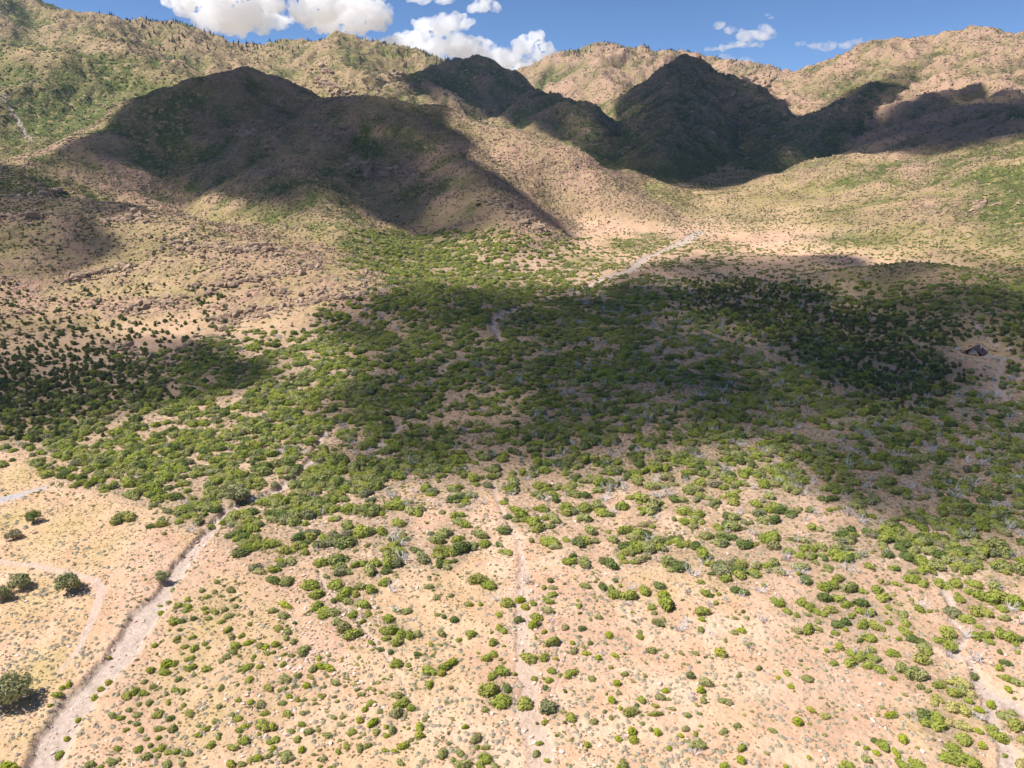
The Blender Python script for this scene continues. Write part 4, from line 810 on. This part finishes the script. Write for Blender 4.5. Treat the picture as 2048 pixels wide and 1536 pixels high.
SPEC = {  # kind: (word, category, single name, mass name, mass label, label style)
 'scrub_oak': ('oak shrub', 'shrub', 'oak_thicket', 'green scrub oak thickets spread over the fan'),
 'round_bush': ('rounded bush', 'bush', 'bush_cover', 'small lime-green bushes dotted over the sand'),
 'juniper_tree': ('juniper', 'tree', 'juniper_woodland', 'dark juniper woodland in two groves'),
 'dead_shrub': ('leafless grey shrub', 'dead shrub', 'dead_brush', 'grey leafless brush among the green thickets'),
 'sagebrush': ('tuft of pale sagebrush', 'sagebrush', 'sage_cover', 'low grey sagebrush scattered over the open ground'),
 'boulder': ('pinkish stone', 'stone', 'loose_stones', 'loose pinkish stones strewn over the ground'),
 'pine_tree': ('dark pine', 'pine', 'pine_cover', 'dark pines on the far ridges'),
 'dry_grass': (None, None, 'dry_grass', 'golden dry grass tufts'),
 'undergrowth': (None, None, 'undergrowth', 'low dull undergrowth between the thickets'),
 'low_forbs': (None, None, 'low_forbs', 'tiny dull forbs flecking the open ground'),
 'hill_shrubs': (None, None, 'hill_scrub', 'green scrub speckling the hillsides'),
 'hill_rocks': (None, None, 'rocky_outcrops', 'pinkish grey rocks breaking through the hillsides'),
}
for kind, chunks in SETS.items():
    word, cat, mass, mlabel = SPEC[kind]
    P = np.concatenate([c[0] for c in chunks]); rad = np.concatenate([c[1] for c in chunks]); tn = np.concatenate([c[2] for c in chunks]); hz = np.concatenate([c[3] for c in chunks])
    P[:, 2] = zat(P[:, 0], P[:, 1]); n = len(P)
    P[:, 2] -= .03 * rad
    tones = sorted(set(tn)); protos = []; start = {}; cnt = {}
    for t in tones:
        ms = PROTO['bushy'] + PROTO['l'][:2] if kind == 'round_bush' else PROTO[t]
        start[t] = len(protos); cnt[t] = len(ms); protos += ms
    var = rng.integers(0, 1000, n); idx = np.array([start[t] for t in tn]) + var % np.array([cnt[t] for t in tn])
    rz = rng.uniform(0, 6.283, n); rot = np.stack([np.zeros(n), np.zeros(n), rz], 1)
    if kind in ('boulder', 'hill_rocks'): rot[:, 0] = rng.normal(0, .25, n); rot[:, 1] = rng.normal(0, .25, n)
    st = rng.uniform(.76, 1.34, n)
    if kind == 'hill_rocks': st = rng.uniform(.9, 1.6, n); rot[:, 2] = rng.normal(.2, .5, n)
    scl = np.stack([rad * st, rad / st, rad * hz], 1)
    u, v, z = project(P); px = 2 * rad * FPX / np.maximum(z, 1)
    single = np.zeros(n, bool)
    if word:
        inside = (u > 2) & (u < 2046) & (v > 2) & (v < 1534)
        score = np.where(inside, px, 0); top = np.argsort(-score)[:300]; single[top[score[top] > 0]] = True
        info = []
        for q in np.where(single)[0]:
            size = 'large' if px[q] > 30 else 'medium' if px[q] > 17 else 'small'
            tw = TONE.get(tn[q], '')
            if kind == 'scrub_oak' or kind == 'round_bush': base = f'{size} {tw} {word}'
            elif kind == 'pine_tree': base = 'small dark pine'
            elif kind == 'juniper_tree': base = 'dark juniper'; dj = 1
            else: base = f'{word}'
            if kind == 'pine_tree':
                place = 'on the skyline ridge at upper left' if u[q] < 560 else 'on the ridge top left of the canyon' if u[q] < 1000 else 'on the flat-topped mountain behind the canyon'
                tenth = ['first', 'second', 'third', 'fourth', 'fifth', 'sixth', 'seventh', 'eighth', 'ninth', 'last'][int(np.clip(u[q] / 204.8, 0, 9))]
                place += f', {tenth} tenth across'
            elif kind == 'juniper_tree':
                lf = u[q] < 1000; vc, uc = (v[q] - (640 if lf else 590)) / (180 if lf else 180), (u[q] / 360 if lf else (u[q] - 1340) / 560)
                rw = ['top', 'upper', 'middle', 'lower', 'bottom'][int(np.clip(vc * 5, 0, 4))]; cw = ['far left', 'left', 'middle', 'right', 'far right'][int(np.clip(uc * 5, 0, 4))]
                place = f"in the {rw} rows, {cw}, of the {'grove under the rocky hill' if lf else 'grove beside the cabin'}"
            else: place = ' '.join(x for x in (row_word(v[q]), col_word(u[q], v[q])) if x)
            info.append([q, base, place])
        byl = {}
        for it in info: byl.setdefault((it[1], it[2]), []).append(it)
        for (base, place), its in byl.items():
            its.sort(key=lambda it: u[it[0]]); m = len(its)
            for r, (q, _, _) in enumerate(its):
                rank = ''
                if kind in ('scrub_oak', 'round_bush', 'dead_shrub', 'boulder') and 1 < m <= 7: rank = ', rightmost one' if r == m - 1 else ', ' + ORD[r]
                o = bpy.data.objects.new(kind, protos[idx[q]]); COL.objects.link(o)
                o.location = P[q]; o.rotation_euler = rot[q]; o.scale = scl[q]
                o['label'] = f'{base} {place}{rank}'; o['category'] = cat
                o['group'] = f'{base}s {place}' if not rank else f'{word}s {place}'
    k = ~single
    if k.any(): make_stuff(mass, mlabel, protos, P[k], rot[k], scl[k], idx[k])

# ------------------------------------------------------------------ the few larger trees of the foreground: trunk and crown
def thing(name, label, cat, loc=(0, 0, 0), rz=0, group=None):
    o = bpy.data.objects.new(name, None); COL.objects.link(o); o.location = loc; o.rotation_euler = (0, 0, rz); o.empty_display_size = .3
    o['label'] = label; o['category'] = cat
    if group: o['group'] = group
    return o
def part(name, me, parent):
    o = bpy.data.objects.new(name, me); COL.objects.link(o); o.parent = parent; return o
def big_tree(u, v, wpx, tone, label, seed, hf=.8, name='oak_tree', n=1500, leaf=.055, shade=0):
    B = cast(u, v + wpx * .33)[0]; z = (B - CAM) @ FWD; r = wpx / 2 * z / FPX
    rg = np.random.default_rng(seed); t = thing(name, label, 'tree', tuple(B - np.array((0, 0, .05))))
    lobes = []
    for i in range(12):
        a = rg.uniform(0, 6.283); q = .62 * math.sqrt(rg.random()); lobes.append((math.cos(a) * q, math.sin(a) * q, (.5 + .45 * rg.random() * (1.1 - q)) * hf * 1.4, rg.uniform(.24, .4)))
    C, d = lobed_points(lobes, n, rg, .2); V, F = leaf_quads(C, d, leaf, rg)
    part('crown', mesh_from('tree_crown', V * r, F, [LEAF[tone]]), t)
    parts = [tube(np.array([(0, 0, -.1), (.02, .01, .2), (.05, .02, .42)]) * r, .07 * r, .045 * r, 6)]
    for l in lobes[:8]: parts.append(tube(np.array([(.03, .01, .25), (l[0] * .5, l[1] * .5, l[2] * .7), (l[0], l[1], l[2] + l[3] * .4)]) * r, .035 * r, .01 * r, 4))
    V, F = merge(parts); part('trunk', mesh_from('tree_trunk', V, F, [BARK]), t)
big_tree(24, 1375, 100, 't', 'large grey-green oak tree at the lower left corner of the meadow', 1, .85, n=2600, leaf=.042)
big_tree(141, 1163, 62, 't', 'round grey-green oak tree casting shade on the dirt track', 2)
big_tree(42, 1160, 50, 't', 'grey oak tree at the left edge, right one of a touching pair', 3)
big_tree(6, 1182, 48, 't', 'grey oak tree cut by the left edge, left one of a touching pair', 4)
big_tree(328, 1152, 34, 't', 'solitary tree on the cut bank of the left dry wash', 5, 1.0)
big_tree(66, 1033, 37, 'd', 'dense dark juniper alone on the golden meadow', 6, 1.0, 'juniper_tree')
big_tree(27, 1066, 36, 't', 'small grey oak on the golden meadow by the left edge', 7, .7)
big_tree(478, 986, 66, 't', 'dull olive oak tree rising from the green thicket by the wash', 8, .8)

# ------------------------------------------------------------------ cabin
def boxm(name, lo, hi, mat):
    (x0, y0, z0), (x1, y1, z1) = lo, hi
    V = [(x0, y0, z0), (x1, y0, z0), (x1, y1, z0), (x0, y1, z0), (x0, y0, z1), (x1, y0, z1), (x1, y1, z1), (x0, y1, z1)]
    return mesh_from(name, V, [(0, 3, 2, 1), (4, 5, 6, 7), (0, 1, 5, 4), (1, 2, 6, 5), (2, 3, 7, 6), (3, 0, 4, 7)], [mat])
def slabm(name, a, b, c, d, th_, mat):      # a sloping slab from four corners, thickness downwards
    V = [a, b, c, d] + [(p[0], p[1], p[2] - th_) for p in (a, b, c, d)]
    return mesh_from(name, V, [(0, 1, 2, 3), (7, 6, 5, 4), (0, 4, 5, 1), (1, 5, 6, 2), (2, 6, 7, 3), (3, 7, 4, 0)], [mat])
WOOD = plain_mat('red_brown_logs', (.075, .022, .016), (.12, .04, .028), 4.0, .7)
ROOF = plain_mat('purple_brown_shingles', (.085, .058, .062), (.14, .10, .105), 5.0, .8)
TRIM = plain_mat('dark_red_trim', (.12, .025, .02), (.16, .04, .03), 3.0, .6)
WHITE = plain_mat('white_paint', (.70, .68, .64), (.80, .78, .75), 3.0, .5)
STONE = plain_mat('chimney_stone', (.38, .30, .25), (.55, .45, .40), 5.0)
gm, gt, gp = new_mat('glass_sky_reflection'); gp.inputs['Base Color'].default_value = (.42, .39, .33, 1); gp.inputs['Roughness'].default_value = .12; gp.inputs['Specular IOR Level'].default_value = .6  # cream reflection of the sky put into the pane colour
hx, hy, hz_ = HOUSE
cab = thing('cabin', 'dark red-brown log cabin with steep roof and window-filled gable in a clearing', 'cabin', (hx, hy, hz_ - .05), math.radians(-46)); cab.scale = (.68, .68, .68)
W2, LN, EV, AP = 4.3, 8.5, 1.7, 4.9        # half width, length, eave height, apex height; the front gable faces -y
V = [(-W2, 0, 0), (W2, 0, 0), (W2, 0, EV), (0, 0, AP - .2), (-W2, 0, EV)]; V += [(x, LN, z) for x, _, z in V]
part('wall', mesh_from('cabin_wall', V, [(0, 1, 2, 3, 4), (9, 8, 7, 6, 5), (0, 5, 6, 1), (1, 6, 7, 2), (4, 9, 5, 0), (2, 7, 8, 3), (3, 8, 9, 4)], [WOOD]), cab)
ox_, fx = 1.1, 1.2                          # overhangs
for s in (-1, 1):
    ez = EV - ox_ * (AP - EV) / W2
    q = [(0, -fx, AP), (s * (W2 + ox_), -fx, ez), (s * (W2 + ox_), LN + .6, ez), (0, LN + .6, AP)]
    rf = part('roof', slabm('cabin_roof', *(q if s > 0 else q[::-1]), .22, ROOF), cab)
    part('fascia', slabm('cabin_fascia', (0, -fx - .09, AP + .04), (s * (W2 + ox_ + .05), -fx - .09, ez + .04), (s * (W2 + ox_ + .05), -fx - .003, ez + .04), (0, -fx - .003, AP + .04), .42, TRIM), rf)
ch = part('chimney', boxm('cabin_chimney', (1.9, 5.2, 2.0), (2.7, 6.0, 5.5), STONE), cab); part('cap', boxm('chimney_cap', (1.8, 5.1, 5.5), (2.8, 6.1, 5.65), STONE), ch)
dm = part('dormer', mesh_from('cabin_dormer', [(1.2, 2.2, 2.2), (3.4, 2.2, 2.2), (3.4, 2.2, 3.4), (1.2, 2.2, 4.2), (1.2, 4.2, 2.2), (3.4, 4.2, 2.2), (3.4, 4.2, 3.4), (1.2, 4.2, 4.2)], [(0, 1, 2, 3), (7, 6, 5, 4), (1, 5, 6, 2), (2, 6, 7, 3), (0, 4, 5, 1), (3, 7, 4, 0)], [ROOF]), cab)
def window(x0, x1, z0, z1l, z1r):
    o = .06; pts = [(x0, z0), (x1, z0), (x1, z1r), (x0, z1l)]
    w_ = part('window', mesh_from('cabin_pane', [(x, -.05, z) for x, z in pts] + [(x, -.02, z) for x, z in pts], [(0, 1, 2, 3), (4, 7, 6, 5), (0, 4, 5, 1), (1, 5, 6, 2), (2, 6, 7, 3), (3, 7, 4, 0)], [gm]), cab)
    fr = []
    for (a, b), (c, d) in zip(pts, pts[1:] + pts[:1]):
        fr.append(tube([(a, -.06, b), (c, -.06, d)], .06, .06, 4))
    V, F = merge(fr); part('frame', mesh_from('window_frame', V, F, [WHITE]), w_)
for x0 in (-2.6, -1.25, .1, 1.45): window(x0, x0 + 1.1, .35, 1.35, 1.35)
for x0, a, b in ((-1.75, 2.45, 2.75), (-.5, 2.75, 2.75), (.75, 2.75, 2.45)): window(x0, x0 + 1.0, 1.75, a, b)
window(-1.05, -.1, 3.0, 3.35, 4.25); window(.1, 1.05, 3.0, 4.25, 3.35)
dk = part('deck', boxm('cabin_deck', (-4.6, -2.6, .02), (4.9, -.003, .22), TRIM), cab)
for x in np.linspace(-4.5, 4.8, 9): part('post', boxm('deck_post', (x - .06, -2.58, .22), (x + .06, -2.46, 1.05), TRIM), dk)
part('rail', boxm('deck_rail', (-4.6, -2.6, 1.05), (4.9, -2.44, 1.15), TRIM), dk)
def small_object(u, v, rz, label):  # small white thing of unknown kind, given a seat-and-legs form
    B = cast(u, v)[0]; t = thing('white_object', label, 'small_object', tuple(B), rz, 'white objects beside the cabin')
    part('seat', boxm('object_seat', (-.7, -.25, .4), (.7, .25, .5), WHITE), t); part('backrest', boxm('object_back', (-.7, .2, .5), (.7, .28, .95), WHITE), t)
    for x in (-.6, .5): part('leg', boxm('object_leg', (x, -.2, -.05), (x + .1, .2, .4), WHITE), t)
small_object(1914, 699, .3, 'left one of two small white objects on the clearing left of the cabin')
small_object(1919, 700, .5, 'right one of two small white objects on the clearing left of the cabin')
B = cast(1958, 664)[0]; g = thing('gate', 'small dark gate across the dirt track behind the cabin', 'gate', tuple(B), -.4)
for x in (-1.6, 1.5): part('post', boxm('gate_post', (x, -.08, -.1), (x + .16, .08, 1.6), BARK), g)
for z in (.5, .9, 1.3): part('bar', boxm('gate_bar', (-1.44, -.04, z), (1.5, .04, z + .1), BARK), g)

# ------------------------------------------------------------------ clouds: closed bodies of bright vapour
def vapour(name, density, aniso=.3, wisp=0):
    m = bpy.data.materials.new(name); m.use_nodes = True; t = m.node_tree; t.nodes.clear()
    o = t.nodes.new('ShaderNodeOutputMaterial'); v = t.nodes.new('ShaderNodeVolumeScatter')
    v.inputs['Color'].default_value = (.995, .995, .995, 1); v.inputs['Density'].default_value = density; v.inputs['Anisotropy'].default_value = aniso
    if wisp:
        k = N(t); n = k.noise(k.n('ShaderNodeNewGeometry').outputs['Position'], wisp, 5, .6)
        k.l(k.mul(k.ramp(n, .36, .58), density * 1.6), v.inputs['Density'])
    t.links.new(v.outputs[0], o.inputs['Volume']); return m
def veil(name, opacity):           # a bright cloud body, thinner towards its rim and in patches
    m = bpy.data.materials.new(name); m.use_nodes = True; t = m.node_tree; t.nodes.clear(); k = N(t)
    o = k.n('ShaderNodeOutputMaterial'); at_ = k.n('ShaderNodeAttribute', attribute_name='thick')
    d = k.n('ShaderNodeBsdfDiffuse'); d.inputs['Color'].default_value = (.9, .9, .9, 1); tl = k.n('ShaderNodeBsdfTranslucent'); tl.inputs['Color'].default_value = (.85, .85, .87, 1)
    mx = k.n('ShaderNodeMixShader'); mx.inputs[0].default_value = .2; k.l(d.outputs[0], mx.inputs[1]); k.l(tl.outputs[0], mx.inputs[2])
    tr = k.n('ShaderNodeBsdfTransparent'); mo = k.n('ShaderNodeMixShader')
    k.l(k.mul(at_.outputs['Fac'], opacity), mo.inputs[0]); k.l(tr.outputs[0], mo.inputs[1]); k.l(mx.outputs[0], mo.inputs[2]); k.l(mo.outputs[0], o.inputs['Surface'])
    return m
VAP = veil('dense_cloud', .95); VAP_THIN = veil('thin_cloud', .80)
def overhead_cloud(poly, label, alt=1250., thick=170., soft=40., mat=None, gaps=()):
    a = np.array([p[:2] for p in poly], float); G = cast(a[:, 0], a[:, 1])
    for i, p in enumerate(poly):          # a rim point lying beyond a crest carries its own range
        if len(p) > 2: G[i] = at(p[0], p[1], p[2])
    Q = G + SUN_DIR * ((alt - G[:, 2]) / SUN_DIR[2])[:, None]
    q = Q[:, :2]; lo = q.min(0) - 120; hi = q.max(0) + 120; st = max(14., (hi - lo).max() / 110)
    nx, ny = (np.ceil((hi - lo) / st).astype(int) + 1); gx, gy = np.meshgrid(lo[0] + np.arange(nx) * st, lo[1] + np.arange(ny) * st, indexing='ij')
    d = np.full(gx.shape, 1e9); ins = np.zeros(gx.shape, bool)
    for i in range(len(q)):
        (ax, ay), (bx, by) = q[i], q[(i + 1) % len(q)]; ex, ey = bx - ax, by - ay
        t = np.clip(((gx - ax) * ex + (gy - ay) * ey) / (ex * ex + ey * ey + 1e-9), 0, 1); d = np.minimum(d, np.hypot(gx - ax - t * ex, gy - ay - t * ey))
        c = ((ay > gy) != (by > gy)) & (gx < (bx - ax) * (gy - ay) / (by - ay + 1e-12) + ax); ins ^= c
    sd = np.where(ins, d, -d) + 20 * fbm(gx / 90, gy / 90, 4, 77) + 12
    tk = sstep(-12, soft, sd); tk = np.where(sd > -12, tk, 0)
    for gu, gv, gr in gaps:                 # thin spots the sun breaks through
        g0 = cast(gu, gv)[0]; gq = g0 + SUN_DIR * ((alt - g0[2]) / SUN_DIR[2]); gm_ = gr * ((g0 - CAM) @ FWD) / FPX
        tk = tk * (1 - .75 * np.exp(-((gx - gq[0]) ** 2 + ((gy - gq[1]) / 2.2) ** 2) / gm_ ** 2))
    top = alt + thick * tk * (.75 + .35 * fbm(gx / 60, gy / 60, 3, 78)) + .4; bot = alt - thick * .25 * tk * (1 + .4 * fbm(gx / 50, gy / 50, 3, 79)) - .4
    act = tk > 0; cell = act[:-1, :-1] | act[1:, :-1] | act[:-1, 1:] | act[1:, 1:]
    I, J = np.where(cell); vid = -np.ones(gx.shape, int); used = np.zeros(gx.shape, bool)
    for di in (0, 1):
        for dj in (0, 1): used[I + di, J + dj] = True
    vid[used] = np.arange(used.sum()); nv = used.sum()
    V = np.concatenate([np.stack([gx[used], gy[used], top[used]], 1), np.stack([gx[used], gy[used], bot[used]], 1)])
    A, Bb, Cc, Dd = vid[I, J], vid[I + 1, J], vid[I + 1, J + 1], vid[I, J + 1]
    F = [tuple(x) for x in np.stack([A, Bb, Cc, Dd], 1)] + [tuple(x) for x in np.stack([Dd, Cc, Bb, A], 1) + nv]
    ed = {}
    for e in np.concatenate([np.stack([A, Bb], 1), np.stack([Bb, Cc], 1), np.stack([Cc, Dd], 1), np.stack([Dd, A], 1)]):
        e = tuple(e); r = (e[1], e[0])
        if r in ed: del ed[r]
        else: ed[e] = 1
    for a_, b_ in ed: F.append((b_, a_, a_ + nv, b_ + nv))
    me = mesh_from('cloud_body', V, F, [mat or VAP], smooth=True); ta = me.attributes.new('thick', 'FLOAT', 'POINT')
    tv = (tk * np.clip(.95 + (.9 if mat is VAP_THIN else .4) * fbm(gx / 70, gy / 70, 3, 81), 0, 1))[used].astype(np.float32); ta.data.foreach_set('value', np.concatenate([tv, tv]))
    o = bpy.data.objects.new('cloud', me); COL.objects.link(o)
    o['label'] = label; o['category'] = 'cloud'; o['group'] = 'clouds overhead'
    return o
overhead_cloud([(60,345),(150,300),(240,250),(330,182,1130),(410,152,1180),(500,143,1200),(560,163,1180),(640,200,1120),(700,197,1080),(770,200,1060),(772,226),(790,262),(832,310),(826,345),(875,375),(945,390),(1010,428),(975,462),(920,466),(880,480),(820,460),(760,425),(660,415),(560,400),(470,385),(380,375),(280,350),(170,352)], 'cloud overhead shading the broad hill left of the canyon')
overhead_cloud([(1205,338),(1250,330),(1310,352),(1360,372),(1400,376),(1490,372),(1560,338),(1620,305),(1700,240),(1760,205),(1835,140),(1760,172),(1700,190),(1640,215),(1580,240),(1546,242,1800),(1520,205,1920),(1480,168,2020),(1430,150,2070),(1375,124,2120),(1335,150,2120),(1300,190,2060),(1262,238,1960),(1200,262),(1150,216,1740),(1060,182,1860),(1010,150,1910),(960,125,1960),(910,132,1940),(850,152,1860),(780,190,1700),(880,200),(980,226),(1080,246),(1150,280)], 'cloud overhead shading the dark peaks of the canyon')
overhead_cloud([(1640,298),(1690,250),(1760,222),(1830,198),(1900,192),(1960,202),(2048,208),(2150,215),(2150,262),(2048,272),(1960,292),(1880,302),(1780,302)], 'cloud overhead shading the lower slope of the right mountain')
overhead_cloud([(700,642),(790,592),(900,575),(1010,572),(1120,580),(1230,592),(1270,545),(1330,520),(1430,508),(1560,520),(1640,552),(1720,558),(1790,528),(1860,516),(1940,548),(1980,572),(2060,590),(2200,640),(2250,900),(2160,1080),(2048,1085),(1940,1050),(1850,1040),(1760,985),(1690,930),(1600,880),(1500,860),(1420,880),(1330,905),(1180,915),(1050,930),(960,945),(860,950),(760,960),(720,930),(715,900),(770,860),(700,830),(705,790),(765,760),(805,720),(765,680)], 'broad cloud overhead shading the thickets of the fan', mat=VAP_THIN, gaps=((1560,660,70),(1470,625,50),(960,600,40),(1540,845,60),(860,870,40),(1130,790,40),(640,700,60)))
overhead_cloud([(-250,360),(-40,350),(40,385),(90,410),(20,440),(-40,470),(-250,500)], 'small cloud overhead shading the rocks at the left edge', soft=45, mat=VAP_THIN)
overhead_cloud([(-200,640),(0,645),(120,690),(250,730),(290,770),(230,800),(100,830),(0,840),(-200,830)], 'small cloud overhead shading the juniper grove at left', soft=45, mat=VAP_THIN)

tx1 = bpy.data.textures.new('puff', 'CLOUDS'); tx1.noise_scale = 260; tx1.noise_depth = 4
tx2 = bpy.data.textures.new('curl', 'CLOUDS'); tx2.noise_scale = 75; tx2.noise_depth = 6
def far_cloud(puffs, label, dist, dens, vox=11., seed=0, disp=1.0):
    import bmesh
    rg = np.random.default_rng(seed); bm = bmesh.new(); a = np.array(puffs, float); C = at(a[:, 0], a[:, 1], dist + rg.uniform(-250, 250, len(a)))
    kids = []
    for c, p in zip(C, a):
        r = p[2] * dist / FPX
        for _ in range(9):
            d = rg.normal(0, 1, 3); d[2] = abs(d[2]) * .8 - .15; d /= np.linalg.norm(d)
            kids.append((c + d * r * np.array((.85, .85, .85 * p[3])), (0, 0, p[2] * rg.uniform(.2, .42), .9)))
    for c, p in list(zip(C, a)) + kids:
        r = p[2] * dist / FPX * .9; fl = p[3] if len(p) > 3 else .8
        res = bmesh.ops.create_icosphere(bm, subdivisions=2, radius=1)
        bmesh.ops.scale(bm, vec=(r, r, r * fl), verts=res['verts']); bmesh.ops.translate(bm, vec=c, verts=res['verts'])
    me = bpy.data.meshes.new('cloud_body'); bm.to_mesh(me); bm.free()
    me.materials.append(vapour('cloud_vapour_far', dens * .75, .3, .011))
    o = bpy.data.objects.new('cloud', me); COL.objects.link(o); o['label'] = label; o['category'] = 'cloud'; o['group'] = 'clouds above the mountains'
    m = o.modifiers.new('union', 'REMESH'); m.mode = 'VOXEL'; m.voxel_size = vox
    for tx, s in ((tx1, 190 * disp), (tx2, 85 * disp)):
        m = o.modifiers.new('billow', 'DISPLACE'); m.texture = tx; m.strength = s; m.mid_level = .47; m.texture_coords = 'GLOBAL'
    return o
far_cloud([(370,0,30,.8),(420,8,44,.8),(470,20,52,.8),(525,5,44,.8),(556,42,20,.8),(425,48,26,.7),(475,58,24,.7),(510,45,30,.7),(360,-20,30,.8),(450,-25,60,.7),(540,-30,44,.8)], 'big grey-based cumulus cloud above the left mountains', 9000, .012, seed=1)
far_cloud([(615,22,36,.8),(655,15,44,.8),(705,25,46,.8),(750,30,32,.8),(650,45,30,.7),(690,52,18,.7),(720,0,40,.8),(640,-12,40,.8)], 'white cumulus cloud between the big grey one and the long bank', 9200, .014, seed=2)
far_cloud([(735,92,16,.6),(780,92,26,.6),(820,80,30,.7),(850,60,28,.8),(890,52,30,.7),(930,48,22,.5),(870,92,36,.7),(920,95,36,.7),(970,105,34,.7),(1010,115,28,.8),(1045,95,22,1.),(1070,82,16,1.),(1085,108,20,1.),(1055,130,20,.8),(830,112,28,.6),(1020,140,26,.7)], 'long white cloud bank standing behind the canyon ridge', 9400, .014, seed=3)
far_cloud([(965,12,18,.7),(945,18,11,.6),(990,16,12,.7)], 'small white puff of cloud near the top edge', 9000, .012, 10, 4, .5)
far_cloud([(840,-6,26,.5),(890,-4,22,.5)], 'thin cloud cut by the top edge of the sky', 9000, .008, 10, 5, .5)
far_cloud([(1495,72,20,.6),(1525,68,20,.7),(1478,88,12,.5),(1440,50,9,.6),(1462,62,10,.6)], 'ragged white cloud above the far mountain', 9000, .008, 9, 6, .45)
far_cloud([(1425,98,14,.22),(1460,94,20,.22),(1500,90,20,.25)], 'flat streak of cloud under the ragged white one', 9000, .006, 8, 7, .3)
far_cloud([(1460,122,16,.5),(1490,126,18,.5),(1520,138,14,.4),(1450,112,10,.5)], 'faint cloud touching the ridge right of the canyon', 9200, .0035, 9, 8, .45)
far_cloud([(1600,88,11,.5),(1625,92,12,.4),(1655,93,14,.45),(1690,90,12,.5),(1718,84,11,.5)], 'long wispy cloud above the right mountain', 9000, .006, 8, 9, .4)
far_cloud([(1535,30,7,.5),(1542,36,6,.5)], 'tiny wisp of cloud high above the ragged one', 9000, .005, 6, 10, .3)

# ------------------------------------------------------------------ the air between: thin haze from just below the land to just above the peaks
hm_ = bpy.data.materials.new('air'); hm_.use_nodes = True; ht = hm_.node_tree; ht.nodes.clear()
ho = ht.nodes.new('ShaderNodeOutputMaterial'); hv = ht.nodes.new('ShaderNodeVolumePrincipled')
hv.inputs['Color'].default_value = (.32, .58, 1.0, 1); hv.inputs['Density'].default_value = 3.6e-5; hv.inputs['Anisotropy'].default_value = .2
ht.links.new(hv.outputs[0], ho.inputs['Volume'])
hz = bpy.data.objects.new('haze', boxm('haze', (-7400, -7400, -80), (7400, 7400, 640), hm_)); COL.objects.link(hz)
hz['kind'] = 'stuff'; hz['label'] = 'thin bluish haze over the land'
